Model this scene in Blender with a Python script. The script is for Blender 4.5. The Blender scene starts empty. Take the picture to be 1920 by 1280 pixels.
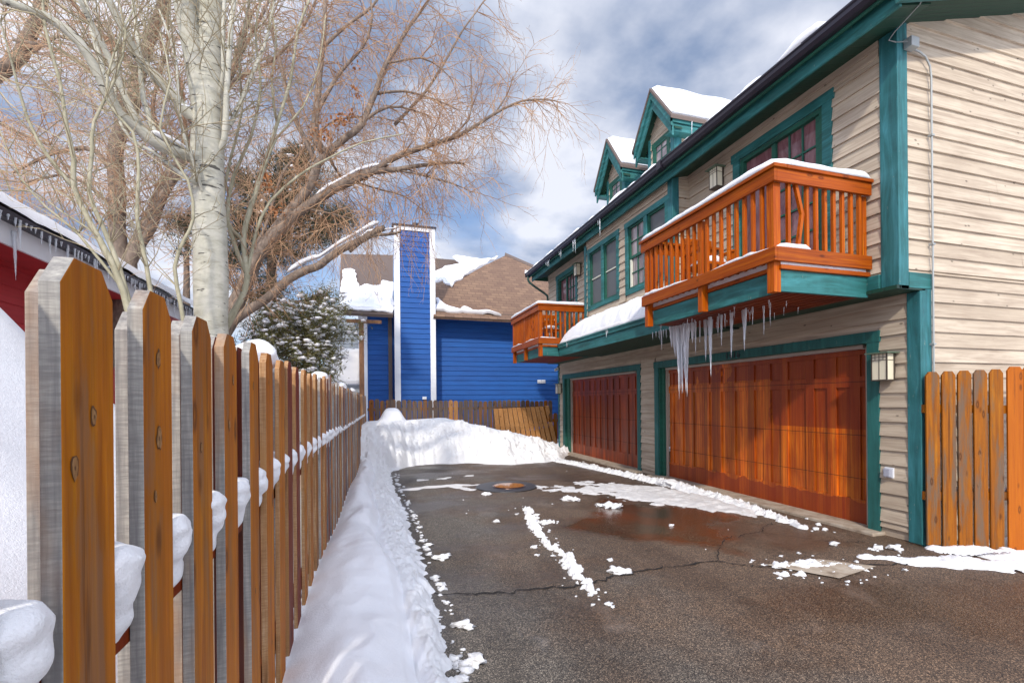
import bpy, math, random
import numpy as np
from mathutils import Vector, noise as mnoise
random.seed(7)
R=math.radians
scene=bpy.context.scene
COL=scene.collection
# ---------------------------------------------------------------- camera
F=880.; EYE=1.62; HY=752.; ROLL=R(0.5); YAW=math.atan(265/F)
SY,CY=math.sin(YAW),math.cos(YAW)
cam_d=bpy.data.cameras.new('camera'); cam=bpy.data.objects.new('camera',cam_d); COL.objects.link(cam)
cam_d.sensor_width=36; cam_d.lens=36*F/1920; cam_d.shift_y=(HY-640)/1920; cam_d.clip_end=3000; cam_d.clip_start=.02
cam.location=(0,0,EYE); cam.rotation_mode='XYZ'
from mathutils import Matrix
mat=Matrix.Rotation(-YAW,4,'Z')@Matrix.Rotation(R(90),4,'X')@Matrix.Rotation(-ROLL,4,'Z')
cam.rotation_euler=mat.to_euler('XYZ'); scene.camera=cam
def ray(px,py):
    x=px-960;y=py-640;c,s=math.cos(ROLL),math.sin(ROLL)
    x,y=c*x-s*y, s*x+c*y
    r=x/F;u=-(y+640-HY)/F
    return Vector((SY+r*CY, CY-r*SY, u))
def at(px,py,Y):
    """real position of something seen at a photo pixel, standing Y metres up the drive"""
    d=ray(px,py); t=Y/d.y
    return Vector((d.x*t,Y,EYE+d.z*t))
def onpl(px,py,y0,z0,sl):
    """pixel onto roof plane z=z0+sl*(y-y0)"""
    d=ray(px,py); t=(z0-sl*y0-EYE)/(d.z-sl*d.y)
    return Vector((d.x*t,d.y*t,EYE+d.z*t))
# ---------------------------------------------------------------- mesh builder
ORG={}
class MB:
    def __init__(s): s.v=[];s.f=[];s.m=[];s.cur=0
    def quad(s,*p):
        n=len(s.v); s.v+= [tuple(q) for q in p]; s.f.append(tuple(range(n,n+len(p)))); s.m.append(s.cur)
    def box(s,x0,x1,y0,y1,z0,z1):
        if x0>x1:x0,x1=x1,x0
        if y0>y1:y0,y1=y1,y0
        if z0>z1:z0,z1=z1,z0
        n=len(s.v)
        s.v+=[(x0,y0,z0),(x1,y0,z0),(x1,y1,z0),(x0,y1,z0),(x0,y0,z1),(x1,y0,z1),(x1,y1,z1),(x0,y1,z1)]
        for f in((0,3,2,1),(4,5,6,7),(0,1,5,4),(1,2,6,5),(2,3,7,6),(3,0,4,7)):
            s.f.append(tuple(n+i for i in f)); s.m.append(s.cur)
    def hexa(s,b,t):
        n=len(s.v); s.v+=[tuple(q) for q in b]+[tuple(q) for q in t]
        k=len(b)
        s.f.append(tuple(n+i for i in reversed(range(k)))); s.f.append(tuple(n+k+i for i in range(k)))
        s.m+=[s.cur]*2
        for i in range(k):
            j=(i+1)%k; s.f.append((n+i,n+j,n+k+j,n+k+i)); s.m.append(s.cur)
    def prism(s,poly,off):
        """extrude polygon by vector"""
        off=Vector(off); s.hexa([Vector(p) for p in poly],[Vector(p)+off for p in poly])
    def beam(s,a,b,w,h,up=(0,0,1)):
        a=Vector(a);b=Vector(b);d=(b-a).normalized();u=Vector(up);sd=d.cross(u).normalized();u=sd.cross(d)
        q=[sd*w/2+u*h/2,-sd*w/2+u*h/2,-sd*w/2-u*h/2,sd*w/2-u*h/2]
        s.hexa([a+k for k in q],[b+k for k in q])
    def tube(s,pts,rad,n=5,cap=True):
        pts=[Vector(p) for p in pts]; base=len(s.v); k=len(pts)
        prev=None
        for i,p in enumerate(pts):
            d=(pts[min(i+1,k-1)]-pts[max(i-1,0)])
            if d.length<1e-9:d=Vector((0,0,1))
            d.normalize()
            if prev is None:
                a=d.orthogonal().normalized()
            else:
                a=prev-d*prev.dot(d)
                a=a.normalized() if a.length>1e-6 else d.orthogonal().normalized()
            prev=a;b=d.cross(a);r=rad[i]
            for j in range(n):
                t=2*math.pi*j/n; q=p+(a*math.cos(t)+b*math.sin(t))*r
                s.v.append((q.x,q.y,q.z))
        for i in range(k-1):
            for j in range(n):
                j2=(j+1)%n
                s.f.append((base+i*n+j,base+i*n+j2,base+(i+1)*n+j2,base+(i+1)*n+j)); s.m.append(s.cur)
        if cap:
            s.f.append(tuple(base+j for j in reversed(range(n)))); s.m.append(s.cur)
            s.f.append(tuple(base+(k-1)*n+j for j in range(n))); s.m.append(s.cur)
    def blob(s,c,r,seed=0,sub=1,amp=.25,sc=(1,1,1)):
        vs,fs=ICO[sub]; n=len(s.v)
        for v in vs:
            k=1+amp*mnoise.noise(Vector((v[0]*1.7+seed*3.1,v[1]*1.7+seed,v[2]*1.7)))*1.6
            s.v.append((c[0]+v[0]*r*k*sc[0],c[1]+v[1]*r*k*sc[1],c[2]+v[2]*r*k*sc[2]))
        for f in fs: s.f.append((n+f[0],n+f[1],n+f[2])); s.m.append(s.cur)
    def build(s,name,mats,parent=None,smooth=False,bevel=0,sub=0,label=None,cat=None,group=None,kind=None):
        o0=ORG.get(parent.name,Vector((0,0,0))) if parent else Vector((0,0,0))
        own=Vector((0,0,0))
        me=bpy.data.meshes.new(name)
        if s.v:
            V=np.array(s.v,dtype=np.float64)
            if parent is None and kind is None:
                own=Vector((float(V[:,0].mean()),float(V[:,1].mean()),float(V[:,2].min())))
            V=V-np.array(o0+own)
        else: V=np.zeros((0,3))
        me.from_pydata(V.tolist(),[],s.f)
        if not isinstance(mats,(list,tuple)): mats=[mats]
        for m in mats: me.materials.append(m)
        if len(mats)>1: me.polygons.foreach_set('material_index',s.m)
        if smooth: me.polygons.foreach_set('use_smooth',[True]*len(me.polygons))
        me.update()
        o=bpy.data.objects.new(name,me); COL.objects.link(o)
        if parent: o.parent=parent
        else: o.location=own
        ORG[o.name]=o0 if parent else own
        if bevel:
            b=o.modifiers.new('bevel','BEVEL'); b.width=bevel; b.segments=2; b.limit_method='ANGLE'; b.angle_limit=R(40)
        if sub:
            b=o.modifiers.new('sub','SUBSURF'); b.levels=sub; b.render_levels=sub
        if label:o['label']=label
        if cat:o['category']=cat
        if group:o['group']=group
        if kind:o['kind']=kind
        return o
def _ico():
    t=(1+5**.5)/2
    v=[Vector(p).normalized() for p in [(-1,t,0),(1,t,0),(-1,-t,0),(1,-t,0),(0,-1,t),(0,1,t),(0,-1,-t),(0,1,-t),(t,0,-1),(t,0,1),(-t,0,-1),(-t,0,1)]]
    f=[(0,11,5),(0,5,1),(0,1,7),(0,7,10),(0,10,11),(1,5,9),(5,11,4),(11,10,2),(10,7,6),(7,1,8),(3,9,4),(3,4,2),(3,2,6),(3,6,8),(3,8,9),(4,9,5),(2,4,11),(6,2,10),(8,6,7),(9,8,1)]
    out={0:([tuple(p) for p in v],f)}
    for l in(1,2,3):
        nf=[];mid={}
        def m(a,b):
            k=(min(a,b),max(a,b))
            if k not in mid: mid[k]=len(v); v.append(((v[a]+v[b])/2).normalized())
            return mid[k]
        for a,b,c in f:
            x,y,z=m(a,b),m(b,c),m(c,a); nf+=[(a,x,z),(b,y,x),(c,z,y),(x,y,z)]
        f=nf; out[l]=([tuple(p) for p in v],f)
    return out
ICO=_ico()
def thing(name,label,cat,loc,group=None):
    o=bpy.data.objects.new(name,None); COL.objects.link(o); o.location=loc; o.empty_display_size=.2
    o['label']=label;o['category']=cat
    if group:o['group']=group
    ORG[o.name]=Vector(loc); return o
def sub_empty(name,parent):
    o=bpy.data.objects.new(name,None); COL.objects.link(o); o.parent=parent; ORG[o.name]=ORG[parent.name]; return o
# ---------------------------------------------------------------- materials
class N:
    def __init__(s,name):
        s.mat=bpy.data.materials.new(name); s.mat.use_nodes=True; s.t=s.mat.node_tree; s.t.nodes.clear()
        s.out=s.t.nodes.new('ShaderNodeOutputMaterial'); s.b=s.t.nodes.new('ShaderNodeBsdfPrincipled')
        s.t.links.new(s.b.outputs[0],s.out.inputs[0]); s.pos=None
    def n(s,t,**k):
        x=s.t.nodes.new(t)
        for a,b in k.items(): setattr(x,a,b)
        return x
    def l(s,a,b): s.t.links.new(a,b)
    def P(s):
        if not s.pos: s.pos=s.n('ShaderNodeNewGeometry')
        return s.pos.outputs['Position']
    def scaled(s,sc,off=(0,0,0)):
        m=s.n('ShaderNodeMapping'); m.inputs['Scale'].default_value=sc; m.inputs['Location'].default_value=off
        s.l(s.P(),m.inputs[0]); return m.outputs[0]
    def noise(s,sc,scale=1,detail=4,rough=.55,off=(0,0,0),dist=0):
        x=s.n('ShaderNodeTexNoise'); x.inputs['Scale'].default_value=scale; x.inputs['Detail'].default_value=detail; x.inputs['Roughness'].default_value=rough; x.inputs['Distortion'].default_value=dist
        s.l(s.scaled(sc,off),x.inputs['Vector']); return x.outputs['Fac']
    def ramp(s,fac,*st):
        x=s.n('ShaderNodeValToRGB'); e=x.color_ramp.elements
        while len(e)<len(st): e.new(.5)
        for i,(p,c) in enumerate(st):
            e[i].position=p; e[i].color=(*c,1) if isinstance(c,tuple) else (c,c,c,1)
        s.l(fac,x.inputs[0]); return x.outputs[0]
    def mix(s,fac,a,b,mode='MIX'):
        x=s.n('ShaderNodeMix',data_type='RGBA',blend_type=mode)
        for sock,v in((x.inputs[0],fac),(x.inputs[6],a),(x.inputs[7],b)):
            if isinstance(v,(int,float)): sock.default_value=v
            elif isinstance(v,tuple): sock.default_value=(*v,1)
            else: s.l(v,sock)
        return x.outputs[2]
    def math(s,op,a,b=0,c=0):
        x=s.n('ShaderNodeMath',operation=op)
        for i,v in enumerate((a,b,c)):
            if isinstance(v,(int,float)): x.inputs[i].default_value=v
            else: s.l(v,x.inputs[i])
        return x.outputs[0]
    def xyz(s):
        x=s.n('ShaderNodeSeparateXYZ'); s.l(s.P(),x.inputs[0]); return x.outputs
    def bump(s,h,strength=.3,dist=.01):
        x=s.n('ShaderNodeBump'); x.inputs['Strength'].default_value=strength; x.inputs['Distance'].default_value=dist
        s.l(h,x.inputs['Height']); s.l(x.outputs[0],s.b.inputs['Normal'])
    def set(s,color=None,rough=None,**k):
        if color is not None:
            if isinstance(color,tuple): s.b.inputs['Base Color'].default_value=(*color,1)
            else: s.l(color,s.b.inputs['Base Color'])
        if rough is not None:
            if isinstance(rough,(int,float)): s.b.inputs['Roughness'].default_value=rough
            else: s.l(rough,s.b.inputs['Roughness'])
        for a,b in k.items():
            s.b.inputs[a.replace('_',' ')].default_value=b
        return s.mat
    def rnd(s):
        x=s.n('ShaderNodeObjectInfo'); return x.outputs['Random']
    def wn(s,val):
        x=s.n('ShaderNodeTexWhiteNoise',noise_dimensions='1D'); s.l(val,x.inputs['W']); return x.outputs['Value']
def simple(name,c,r=.6,**k): return N(name).set(c,r,**k)
def wood(name,c0,c1,c2,vert=True,gr=60,knots=True,weather=None,wamt=.5,rough=.6,per=None,bump=.35,ws=.5,kt=.36):
    """stained or weathered timber: grain along the board, per-board tone, knots"""
    m=N(name); lo=1.6
    g=(gr,gr,lo) if vert else (lo,lo,gr)
    a=m.noise(g,1,6,.6,dist=.6)
    col=m.ramp(a,(.3,c0),(.52,c1),(.72,c2))
    big=m.noise((2.2,2.2,1.1) if vert else (1.1,1.1,3),1,3)
    col=m.mix(m.ramp(big,(.35,0),(.7,.55)),col,c0)
    if per:
        ax,st=per; v=m.math('FLOOR',m.math('MULTIPLY',m.xyz()[ax],1/st)); w=m.wn(v)
    else: w=m.rnd()
    col=m.mix(m.math('MULTIPLY',w,.35),col,c0,'MIX')
    col=m.mix(.6,col,m.ramp(w,(0,.62),(1,1.0)),'MULTIPLY') if per is None else col
    if weather:
        wv=m.noise((9,9,1.2) if vert else (1.2,1.2,9),1,5,.65,off=(3,1,5))
        col=m.mix(m.ramp(wv,(ws,0),(ws+.15,wamt)),col,weather)
    if knots:
        v=m.n('ShaderNodeTexVoronoi'); v.inputs['Scale'].default_value=1
        m.l(m.scaled((8.5,8.5,3.4) if vert else (3.4,3.4,8.5)),v.inputs['Vector'])
        k=m.ramp(v.outputs['Distance'],(.03,.35),(.10,1.),(.19,0.))
        kk=m.math('MULTIPLY',k,m.math('GREATER_THAN',m.noise((1.7,1.7,1.7),1,1,off=(9,2,3)),kt))
        col=m.mix(m.math('MULTIPLY',kk,.8),col,tuple(x*.28 for x in c0))
    hs=m.n('ShaderNodeHueSaturation'); hs.inputs['Saturation'].default_value=1.12; m.l(col,hs.inputs['Color']); col=hs.outputs[0]
    st=m.noise((24,24,.9) if vert else (.9,.9,24),1,5,.7,off=(5,5,2)); col=m.mix(m.ramp(st,(.60,0),(.70,.6)),col,tuple(x*.22 for x in c0))
    m.set(col,rough); m.b.inputs['Specular IOR Level'].default_value=.22; m.bump(a,bump,.006); return m.mat
M={}
def bark(name,c0,c1,c2,sc,b=.6,marks=False):
    m=N(name); a=m.noise(sc,1,6,.65,dist=.5); col=m.ramp(a,(.3,c0),(.5,c1),(.7,c2))
    if marks:
        k=m.noise((6,6,30),1,3,.6,off=(3,0,1)); col=m.mix(m.ramp(k,(.62,0.),(.65,.9)),col,(.035,.03,.028))
        k2=m.noise((3,3,2.2),1,4,.6,off=(1,0,1)); col=m.mix(m.ramp(k2,(.52,0.),(.8,.45)),col,(.40,.37,.27))
    m.set(col,.85); m.bump(a,b,.01); return m.mat
def siding_mat(name,ca,cb,cd,expo,z0,rough=.75,knot=True,stainz=False):
    m=N(name); z=m.xyz()[2]
    row=m.math('FLOOR',m.math('DIVIDE',m.math('SUBTRACT',z,z0),expo))
    w=m.wn(row)
    cv=m.n('ShaderNodeCombineXYZ'); m.l(m.math('MULTIPLY',row,7.3),cv.inputs[0])
    va=m.n('ShaderNodeVectorMath',operation='ADD'); m.l(m.scaled((1.3,1.3,26)),va.inputs[0]); m.l(cv.outputs[0],va.inputs[1])
    nz=m.n('ShaderNodeTexNoise'); nz.inputs['Scale'].default_value=1; nz.inputs['Detail'].default_value=7; nz.inputs['Roughness'].default_value=.62; nz.inputs['Distortion'].default_value=.7
    m.l(va.outputs[0],nz.inputs['Vector']); a=nz.outputs['Fac']
    col=m.mix(w,ca,cb)
    col=m.mix(m.ramp(a,(.36,.6),(.58,0)),col,cd)
    pat=m.noise((1.5,1.5,3),1,4,off=(2,4,1))
    col=m.mix(m.ramp(pat,(.42,0),(.75,.4)),col,cd)
    if knot:
        v=m.n('ShaderNodeTexVoronoi'); v.inputs['Scale'].default_value=1
        m.l(m.scaled((5,5,9)),v.inputs['Vector'])
        k=m.ramp(v.outputs['Distance'],(.07,1.),(.13,0.))
        kk=m.math('MULTIPLY',k,m.math('GREATER_THAN',m.noise((2,2,2),1,1,off=(5,2,3)),.52))
        col=m.mix(m.math('MULTIPLY',kk,.75),col,tuple(x*.3 for x in cd))
    m.set(col,rough); m.bump(a,.35,.004); return m.mat
M['beige']=siding_mat('beige_siding_paint',(.58,.485,.37),(.45,.365,.27),(.26,.19,.135),.168,0)
M['blue']=siding_mat('blue_siding_paint',(.002,.092,.36),(.002,.074,.30),(.002,.050,.22),.19,0,.7,False)
M['red']=siding_mat('red_siding_paint',(.50,.03,.035),(.44,.024,.03),(.34,.018,.02),.2,0,.6,False)
def teal(name,ca,cb,cc,vert):
    m=N(name); a=m.noise((14,14,1.4) if vert else (1.4,1.4,14),1,6,.65,dist=.8)
    col=m.ramp(a,(.3,cc),(.5,ca),(.7,cb))
    b=m.noise((3,3,3),1,4,off=(1,7,2)); col=m.mix(m.ramp(b,(.45,0),(.75,.5)),col,cb)
    chip=m.noise((30,30,9),1,5,.7,off=(4,4,4)); col=m.mix(m.ramp(chip,(.66,0),(.7,.55)),col,(.30,.30,.24))
    m.set(col,.62); m.bump(a,.3,.003); return m.mat
M['teal']=teal('teal_trim_paint',(.012,.115,.108),(.035,.20,.21),(.006,.06,.058),False)
M['tealv']=teal('teal_post_paint',(.012,.11,.115),(.04,.20,.23),(.006,.055,.062),True)
M['teal_shade']=teal('shaded_teal_door_trim',(.010,.095,.085),(.02,.14,.13),(.006,.06,.052),True)  # trim teal darkened, shade around the garage doors put into the colour
M['teald']=teal('green_trim_paint',(.008,.085,.055),(.012,.11,.07),(.005,.05,.035),False)
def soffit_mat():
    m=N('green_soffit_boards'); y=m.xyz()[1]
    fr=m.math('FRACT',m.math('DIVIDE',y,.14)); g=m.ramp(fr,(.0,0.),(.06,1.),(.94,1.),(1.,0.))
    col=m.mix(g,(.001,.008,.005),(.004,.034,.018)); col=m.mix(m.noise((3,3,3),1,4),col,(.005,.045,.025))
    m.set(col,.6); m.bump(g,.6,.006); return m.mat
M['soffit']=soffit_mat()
def soffit2():
    m=N('green_gable_soffit_boards'); x,y,z=m.xyz()
    fr=m.math('FRACT',m.math('DIVIDE',y,.06)); g=m.ramp(fr,(.0,0.),(.1,1.),(.9,1.),(1.,0.))
    col=m.mix(g,(.001,.007,.004),(.004,.036,.018)); m.set(col,.7); m.bump(g,.6,.006); return m.mat
M['soffit2']=soffit2()
M['gutter']=simple('dark_bronze_gutter',(.022,.018,.028),.35,Metallic=.3)
M['green_metal']=simple('dark_green_metal',(.006,.05,.035),.4)
M['deck']=wood('deck_cedar_stain',(.30,.05,.006),(.54,.12,.012),(.72,.24,.025),True,50,True,None,.5,.45)
M['deckh']=wood('rail_cedar_stain',(.24,.045,.009),(.42,.095,.014),(.58,.17,.024),False,50,True,None,.5,.45)
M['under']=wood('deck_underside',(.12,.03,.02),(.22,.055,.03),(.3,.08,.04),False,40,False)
M['picket']=wood('picket_face_stain',(.29,.078,.004),(.52,.165,.008),(.66,.26,.018),True,42,True,(.17,.12,.085),.6,.6,ws=.47,kt=.2)
M['picket_red']=wood('picket_red_stain',(.13,.022,.010),(.20,.038,.013),(.27,.06,.02),True,42,True,(.14,.10,.085),.4,.6)
def edge_mat(name,c0,c1,c2):
    m=N(name); a=m.noise((60,90,3),1,5,.65); t=m.noise((20,20,170),1,3)
    col=m.ramp(a,(.3,c0),(.5,c1),(.7,c2)); col=m.mix(m.ramp(t,(.4,.45),(.6,0)),col,c0)
    w=m.noise((5,5,1.6),1,4,off=(8,1,0)); col=m.mix(m.ramp(w,(.5,0),(.68,.7)),col,(.36,.17,.05))
    m.set(col,.8); m.bump(t,.5,.003); return m.mat
M['picket_edge']=edge_mat('weathered_picket_edge',(.16,.15,.145),(.30,.285,.26),(.44,.42,.37))
M['knot_dark']=simple('knot_dark',(.10,.036,.008),.8); M['knot_light']=bark('knot_light',(.16,.075,.02),(.27,.13,.04),(.34,.20,.09),(90,90,40),.3)
M['picket_edge_warm']=edge_mat('stained_picket_edge',(.20,.09,.03),(.36,.19,.08),(.46,.30,.17))
M['picket_edge_dark']=edge_mat('dark_picket_edge',(.07,.065,.07),(.14,.13,.14),(.24,.22,.22))
M['picket_dull']=wood('faded_picket_face',(.17,.06,.015),(.30,.12,.03),(.40,.21,.08),True,42,True,(.22,.19,.16),.8,.7)
M['post_wood']=M['picket_red']
M['oldpicket']=wood('old_grey_picket',(.10,.075,.06),(.17,.125,.10),(.25,.19,.15),True,50,True,(.32,.13,.04),.7,.8)
M['newpicket']=wood('fresh_orange_picket',(.42,.20,.085),(.56,.30,.14),(.68,.42,.24),True,50,True,None,.5,.6)
M['rfence']=wood('worn_orange_picket',(.19,.055,.010),(.38,.13,.016),(.50,.21,.045),True,38,True,(.12,.085,.06),.92,.6,ws=.45)
M['rfence2']=wood('new_red_picket',(.32,.085,.014),(.44,.125,.018),(.50,.17,.03),True,38,True,None,.85,.6)
def door_mat(name,a,b,c,dark,patch):
    m=N(name); x,y,z=m.xyz()
    g=m.noise((30,30,1.2),1,6,.6,dist=.5); col=m.ramp(g,(.3,a),(.5,b),(.7,c))
    fine=m.math('FRACT',m.math('MULTIPLY',y,1/.055)); gl=m.ramp(fine,(0.,.35),(.08,1.),(.92,1.),(1.,.35))
    col=m.mix(.85,col,gl,'MULTIPLY'); pl=m.wn(m.math('FLOOR',m.math('MULTIPLY',y,1/.11))); col=m.mix(1.,col,m.ramp(pl,(0.,.50),(.6,1.),(1.,1.15)),'MULTIPLY')
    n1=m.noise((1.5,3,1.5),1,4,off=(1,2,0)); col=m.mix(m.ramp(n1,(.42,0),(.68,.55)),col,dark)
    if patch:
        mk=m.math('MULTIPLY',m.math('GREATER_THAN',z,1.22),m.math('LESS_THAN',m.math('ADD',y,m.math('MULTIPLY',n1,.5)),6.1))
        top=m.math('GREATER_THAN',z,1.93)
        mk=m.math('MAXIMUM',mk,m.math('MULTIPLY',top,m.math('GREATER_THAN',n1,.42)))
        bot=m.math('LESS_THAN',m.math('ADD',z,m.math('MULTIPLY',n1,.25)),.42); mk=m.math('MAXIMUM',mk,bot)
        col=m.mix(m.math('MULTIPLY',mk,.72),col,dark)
    m.set(col,.45); m.b.inputs['Specular IOR Level'].default_value=.25; m.bump(g,.2,.003); m.b.inputs['Coat Weight'].default_value=.14; m.b.inputs['Coat Roughness'].default_value=.3
    return m.mat
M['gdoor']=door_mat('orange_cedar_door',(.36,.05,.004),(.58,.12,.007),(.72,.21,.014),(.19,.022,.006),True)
M['gdoor2']=door_mat('dark_cedar_door',(.16,.020,.006),(.30,.045,.008),(.44,.085,.012),(.12,.02,.010),False)
M['concrete']=None
m=N('stained_concrete'); a=m.noise((6,6,6),1,7,.65); col=m.ramp(a,(.3,(.20,.145,.10)),(.5,(.36,.29,.22)),(.75,(.48,.42,.34))); M['concrete']=m.set(col,.8); m.bump(a,.3,.005)
def snow_mat(name,base=(.80,.81,.84),b=.5,dirt=0):
    m=N(name); a=m.noise((40,40,40),1,6,.7); c=m.noise((160,160,160),1,3,.6); s=m.math('ADD',a,m.math('MULTIPLY',c,.35))
    col=m.mix(m.noise((2,2,2),1,3),base,tuple(x*.94 for x in base))
    if dirt:
        d=m.noise((6,6,9),1,6,.7,off=(3,3,3)); col=m.mix(m.ramp(d,(.60,0),(.72,dirt)),col,(.42,.36,.28))
    m.set(col,.55); m.bump(s,b,.008); m.b.inputs['Subsurface Weight'].default_value=.0
    return m.mat
M['snow']=snow_mat('snow',(.85,.85,.87),.6,.12)
M['snow_rough']=snow_mat('plowed_snow',(.82,.815,.82),1.,.6)
M['slush']=snow_mat('slushy_snow',(.68,.66,.65),.9,.6)
m=N('ice'); m.set((.86,.89,.93),.12); m.b.inputs['Transmission Weight'].default_value=.55; m.b.inputs['IOR'].default_value=1.31; M['ice']=m.mat
a=m.noise((60,60,20),1,3); m.bump(a,.3,.004)
m=N('white_ice'); m.set((.80,.81,.85),.2); m.b.inputs['Transmission Weight'].default_value=.25; m.b.inputs['IOR'].default_value=1.31; M['ice_white']=m.mat
a=m.noise((50,50,14),1,4); m.bump(a,.5,.006)
# asphalt: gravelly, partly wet, with rusty meltwater stains
m=N('wet_asphalt'); x,y,z=m.xyz()
v=m.n('ShaderNodeTexVoronoi'); v.inputs['Scale'].default_value=165; m.l(m.P(),v.inputs['Vector'])
spk=m.n('ShaderNodeSeparateColor'); m.l(v.outputs['Color'],spk.inputs[0])
agg=m.ramp(spk.outputs[0],(.0,(.028,.024,.021)),(.5,(.080,.070,.060)),(.8,(.155,.13,.105)),(1.,(.34,.29,.23)))
n1=m.noise((.8,.8,.8),1,5,.6,off=(2.3,.7,0)); n2=m.noise((.55,.9,1),1,4,.55,off=(7,3.1,0))
# brown stain near the garage and in the right foreground
gx=m.ramp(m.math('ADD',m.math('MULTIPLY',x,.13),m.math('MULTIPLY',n1,.7)),(.46,0.),(.68,1.))
tr=m.noise((1.1,.35,1),1,5,.6,off=(4,1,0)); agg=m.mix(m.ramp(tr,(.44,0.),(.62,.5)),agg,m.mix(1.,agg,(.42,.36,.32),'MULTIPLY'))
hz=m.noise((2.2,1.1,1),1,5,.7,off=(8,3,0)); agg=m.mix(m.ramp(hz,(.58,0.),(.74,.22)),agg,(.42,.42,.43))
col=m.mix(m.math('MULTIPLY',gx,.7),agg,m.mix(.8,agg,(1.,.55,.25),'MULTIPLY'))
wet=m.ramp(n2,(.46,0.),(.60,1.))
inner=m.ramp(m.math('ADD',m.math('ABSOLUTE',m.math('SUBTRACT',y,5.4)),m.math('MULTIPLY',m.math('ABSOLUTE',m.math('SUBTRACT',x,3.6)),.8)),(.0,1.),(3.2/10,1.),(4.2/10,0.))
wet=m.math('MAXIMUM',m.math('MULTIPLY',wet,.65),0)
sc=m.math('MULTIPLY',m.math('ADD',m.math('ABSOLUTE',m.math('SUBTRACT',y,5.6)),m.math('ADD',m.math('ABSOLUTE',m.math('SUBTRACT',x,3.7)),m.math('MULTIPLY',n1,2.4))),.1)
pud=m.ramp(sc,(.24,1.),(.285,0.))
wet2=m.math('MAXIMUM',wet,pud)
col=m.mix(m.math('MULTIPLY',wet2,.45),col,m.mix(1.,col,(.35,.27,.2),'MULTIPLY'))
rust=m.math('MULTIPLY',pud,m.ramp(m.noise((1.6,1.6,1),1,5,off=(0,5,0)),(.45,0.),(.6,1.)))
col=m.mix(m.math('MULTIPLY',rust,.7),col,(.12,.035,.012))
rg=m.mix(wet2,(.75,.75,.75),(.16,.16,.16))
m.set(col,rg); h=m.math('MULTIPLY',v.outputs['Distance'],m.math('SUBTRACT',1.,m.math('MULTIPLY',pud,.9))); m.bump(h,.5,.006)
M['asphalt']=m.mat
M['crack']=simple('crack_dark',(.012,.009,.008),.9)
M['iron']=simple('rusty_iron',(.07,.03,.02),.25,Metallic=.5)
M['iron_ring']=simple('dark_wet_asphalt',(.02,.017,.015),.35)
M['puddle']=simple('meltwater_painted_reflection',(.28,.10,.03),.05)  # orange reflection on the water put into its base colour
# glass with a dim room or curtain behind
def glass(name,c0,c1):
    m=N(name); a=m.noise((5,5,1.1),1,5,.7,dist=1.5); col=m.ramp(a,(.35,c0),(.65,c1)); m.set(col,.06); m.b.inputs['Specular IOR Level'].default_value=.6; return m.mat
M['glass']=glass('window_glass',(.012,.014,.016),(.04,.042,.045))
M['glass_cur']=glass('glass_with_curtain',(.11,.035,.04),(.26,.14,.15))
M['glass_pale']=glass('glass_with_pale_curtain',(.16,.12,.12),(.42,.36,.36))
M['screen']=simple('insect_screen',(.10,.105,.11),.55)
M['white']=simple('white_paint',(.72,.73,.76),.5)
M['cream']=simple('cream_vinyl',(.66,.66,.55),.5)
M['grey_metal']=simple('galvanised_metal',(.33,.345,.34),.5,Metallic=.3)
m=N('frosted_lamp_glass'); M['lampglass']=m.set((.72,.66,.50),.3)
M['bronze']=simple('lamp_bronze',(.09,.07,.055),.45,Metallic=.3)
M['lamptop']=simple('lamp_green_top',(.10,.15,.10),.5)
M['black']=simple('black_numerals',(.006,.006,.008),.35)
def shingle():
    m=N('brown_shingles'); x,y,z=m.xyz()
    br=m.n('ShaderNodeTexBrick'); br.offset=.5
    for k,vv in dict(Scale=1.,).items(): br.inputs[k].default_value=vv
    br.inputs['Mortar Size'].default_value=.012; br.inputs['Brick Width'].default_value=.34; br.inputs['Row Height'].default_value=.145; br.inputs['Bias'].default_value=0
    br.inputs['Color1'].default_value=(.13,.078,.055,1); br.inputs['Color2'].default_value=(.27,.17,.105,1); br.inputs['Mortar'].default_value=(.05,.03,.022,1)
    c=m.n('ShaderNodeCombineXYZ'); m.l(x,c.inputs[0]); m.l(z,c.inputs[1]); m.l(c.outputs[0],br.inputs['Vector'])
    col=m.mix(m.noise((6,6,6),1,5),br.outputs['Color'],(.18,.105,.07)); m.set(col,.9); m.bump(br.outputs['Fac'],-.5,.02); return m.mat
M['shingle']=shingle()
M['brownroof']=simple('brown_metal_siding',(.12,.085,.07),.7)
M['aspen']=bark('aspen_bark',(.30,.28,.22),(.45,.43,.35),(.56,.53,.45),(6,6,14),.3,True)
M['aspen_limb']=bark('aspen_limb_bark',(.22,.20,.13),(.34,.31,.21),(.46,.42,.31),(10,10,6),.3)
M['bark']=bark('brown_bark',(.085,.062,.047),(.175,.13,.10),(.29,.22,.165),(14,14,6),1.)
M['twig_red']=bark('reddish_twigs',(.27,.16,.095),(.42,.26,.155),(.54,.37,.24),(3,3,3),.1)
M['twig_tan']=bark('tan_twigs',(.22,.13,.075),(.36,.22,.13),(.48,.32,.20),(3,3,3),.1)
M['twig_tan2']=bark('warm_twigs',(.25,.14,.08),(.41,.24,.135),(.53,.36,.21),(3,3,3),.1)
M['twig_green']=bark('greenish_twigs',(.24,.21,.13),(.36,.30,.19),(.44,.36,.25),(3,3,3),.1)
M['needle']=bark('pine_needles',(.018,.028,.010),(.045,.05,.02),(.13,.085,.03),(5,5,5),.1)
M['needle2']=bark('juniper_foliage',(.05,.055,.018),(.12,.115,.035),(.22,.17,.06),(5,5,5),.1)
M['deadleaf']=simple('dead_leaves',(.34,.13,.04),.8)
M['rust']=bark('rusty_pole',(.14,.07,.04),(.24,.12,.06),(.32,.17,.09),(9,9,3),.3)
M['terrain']=M['snow']
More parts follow.
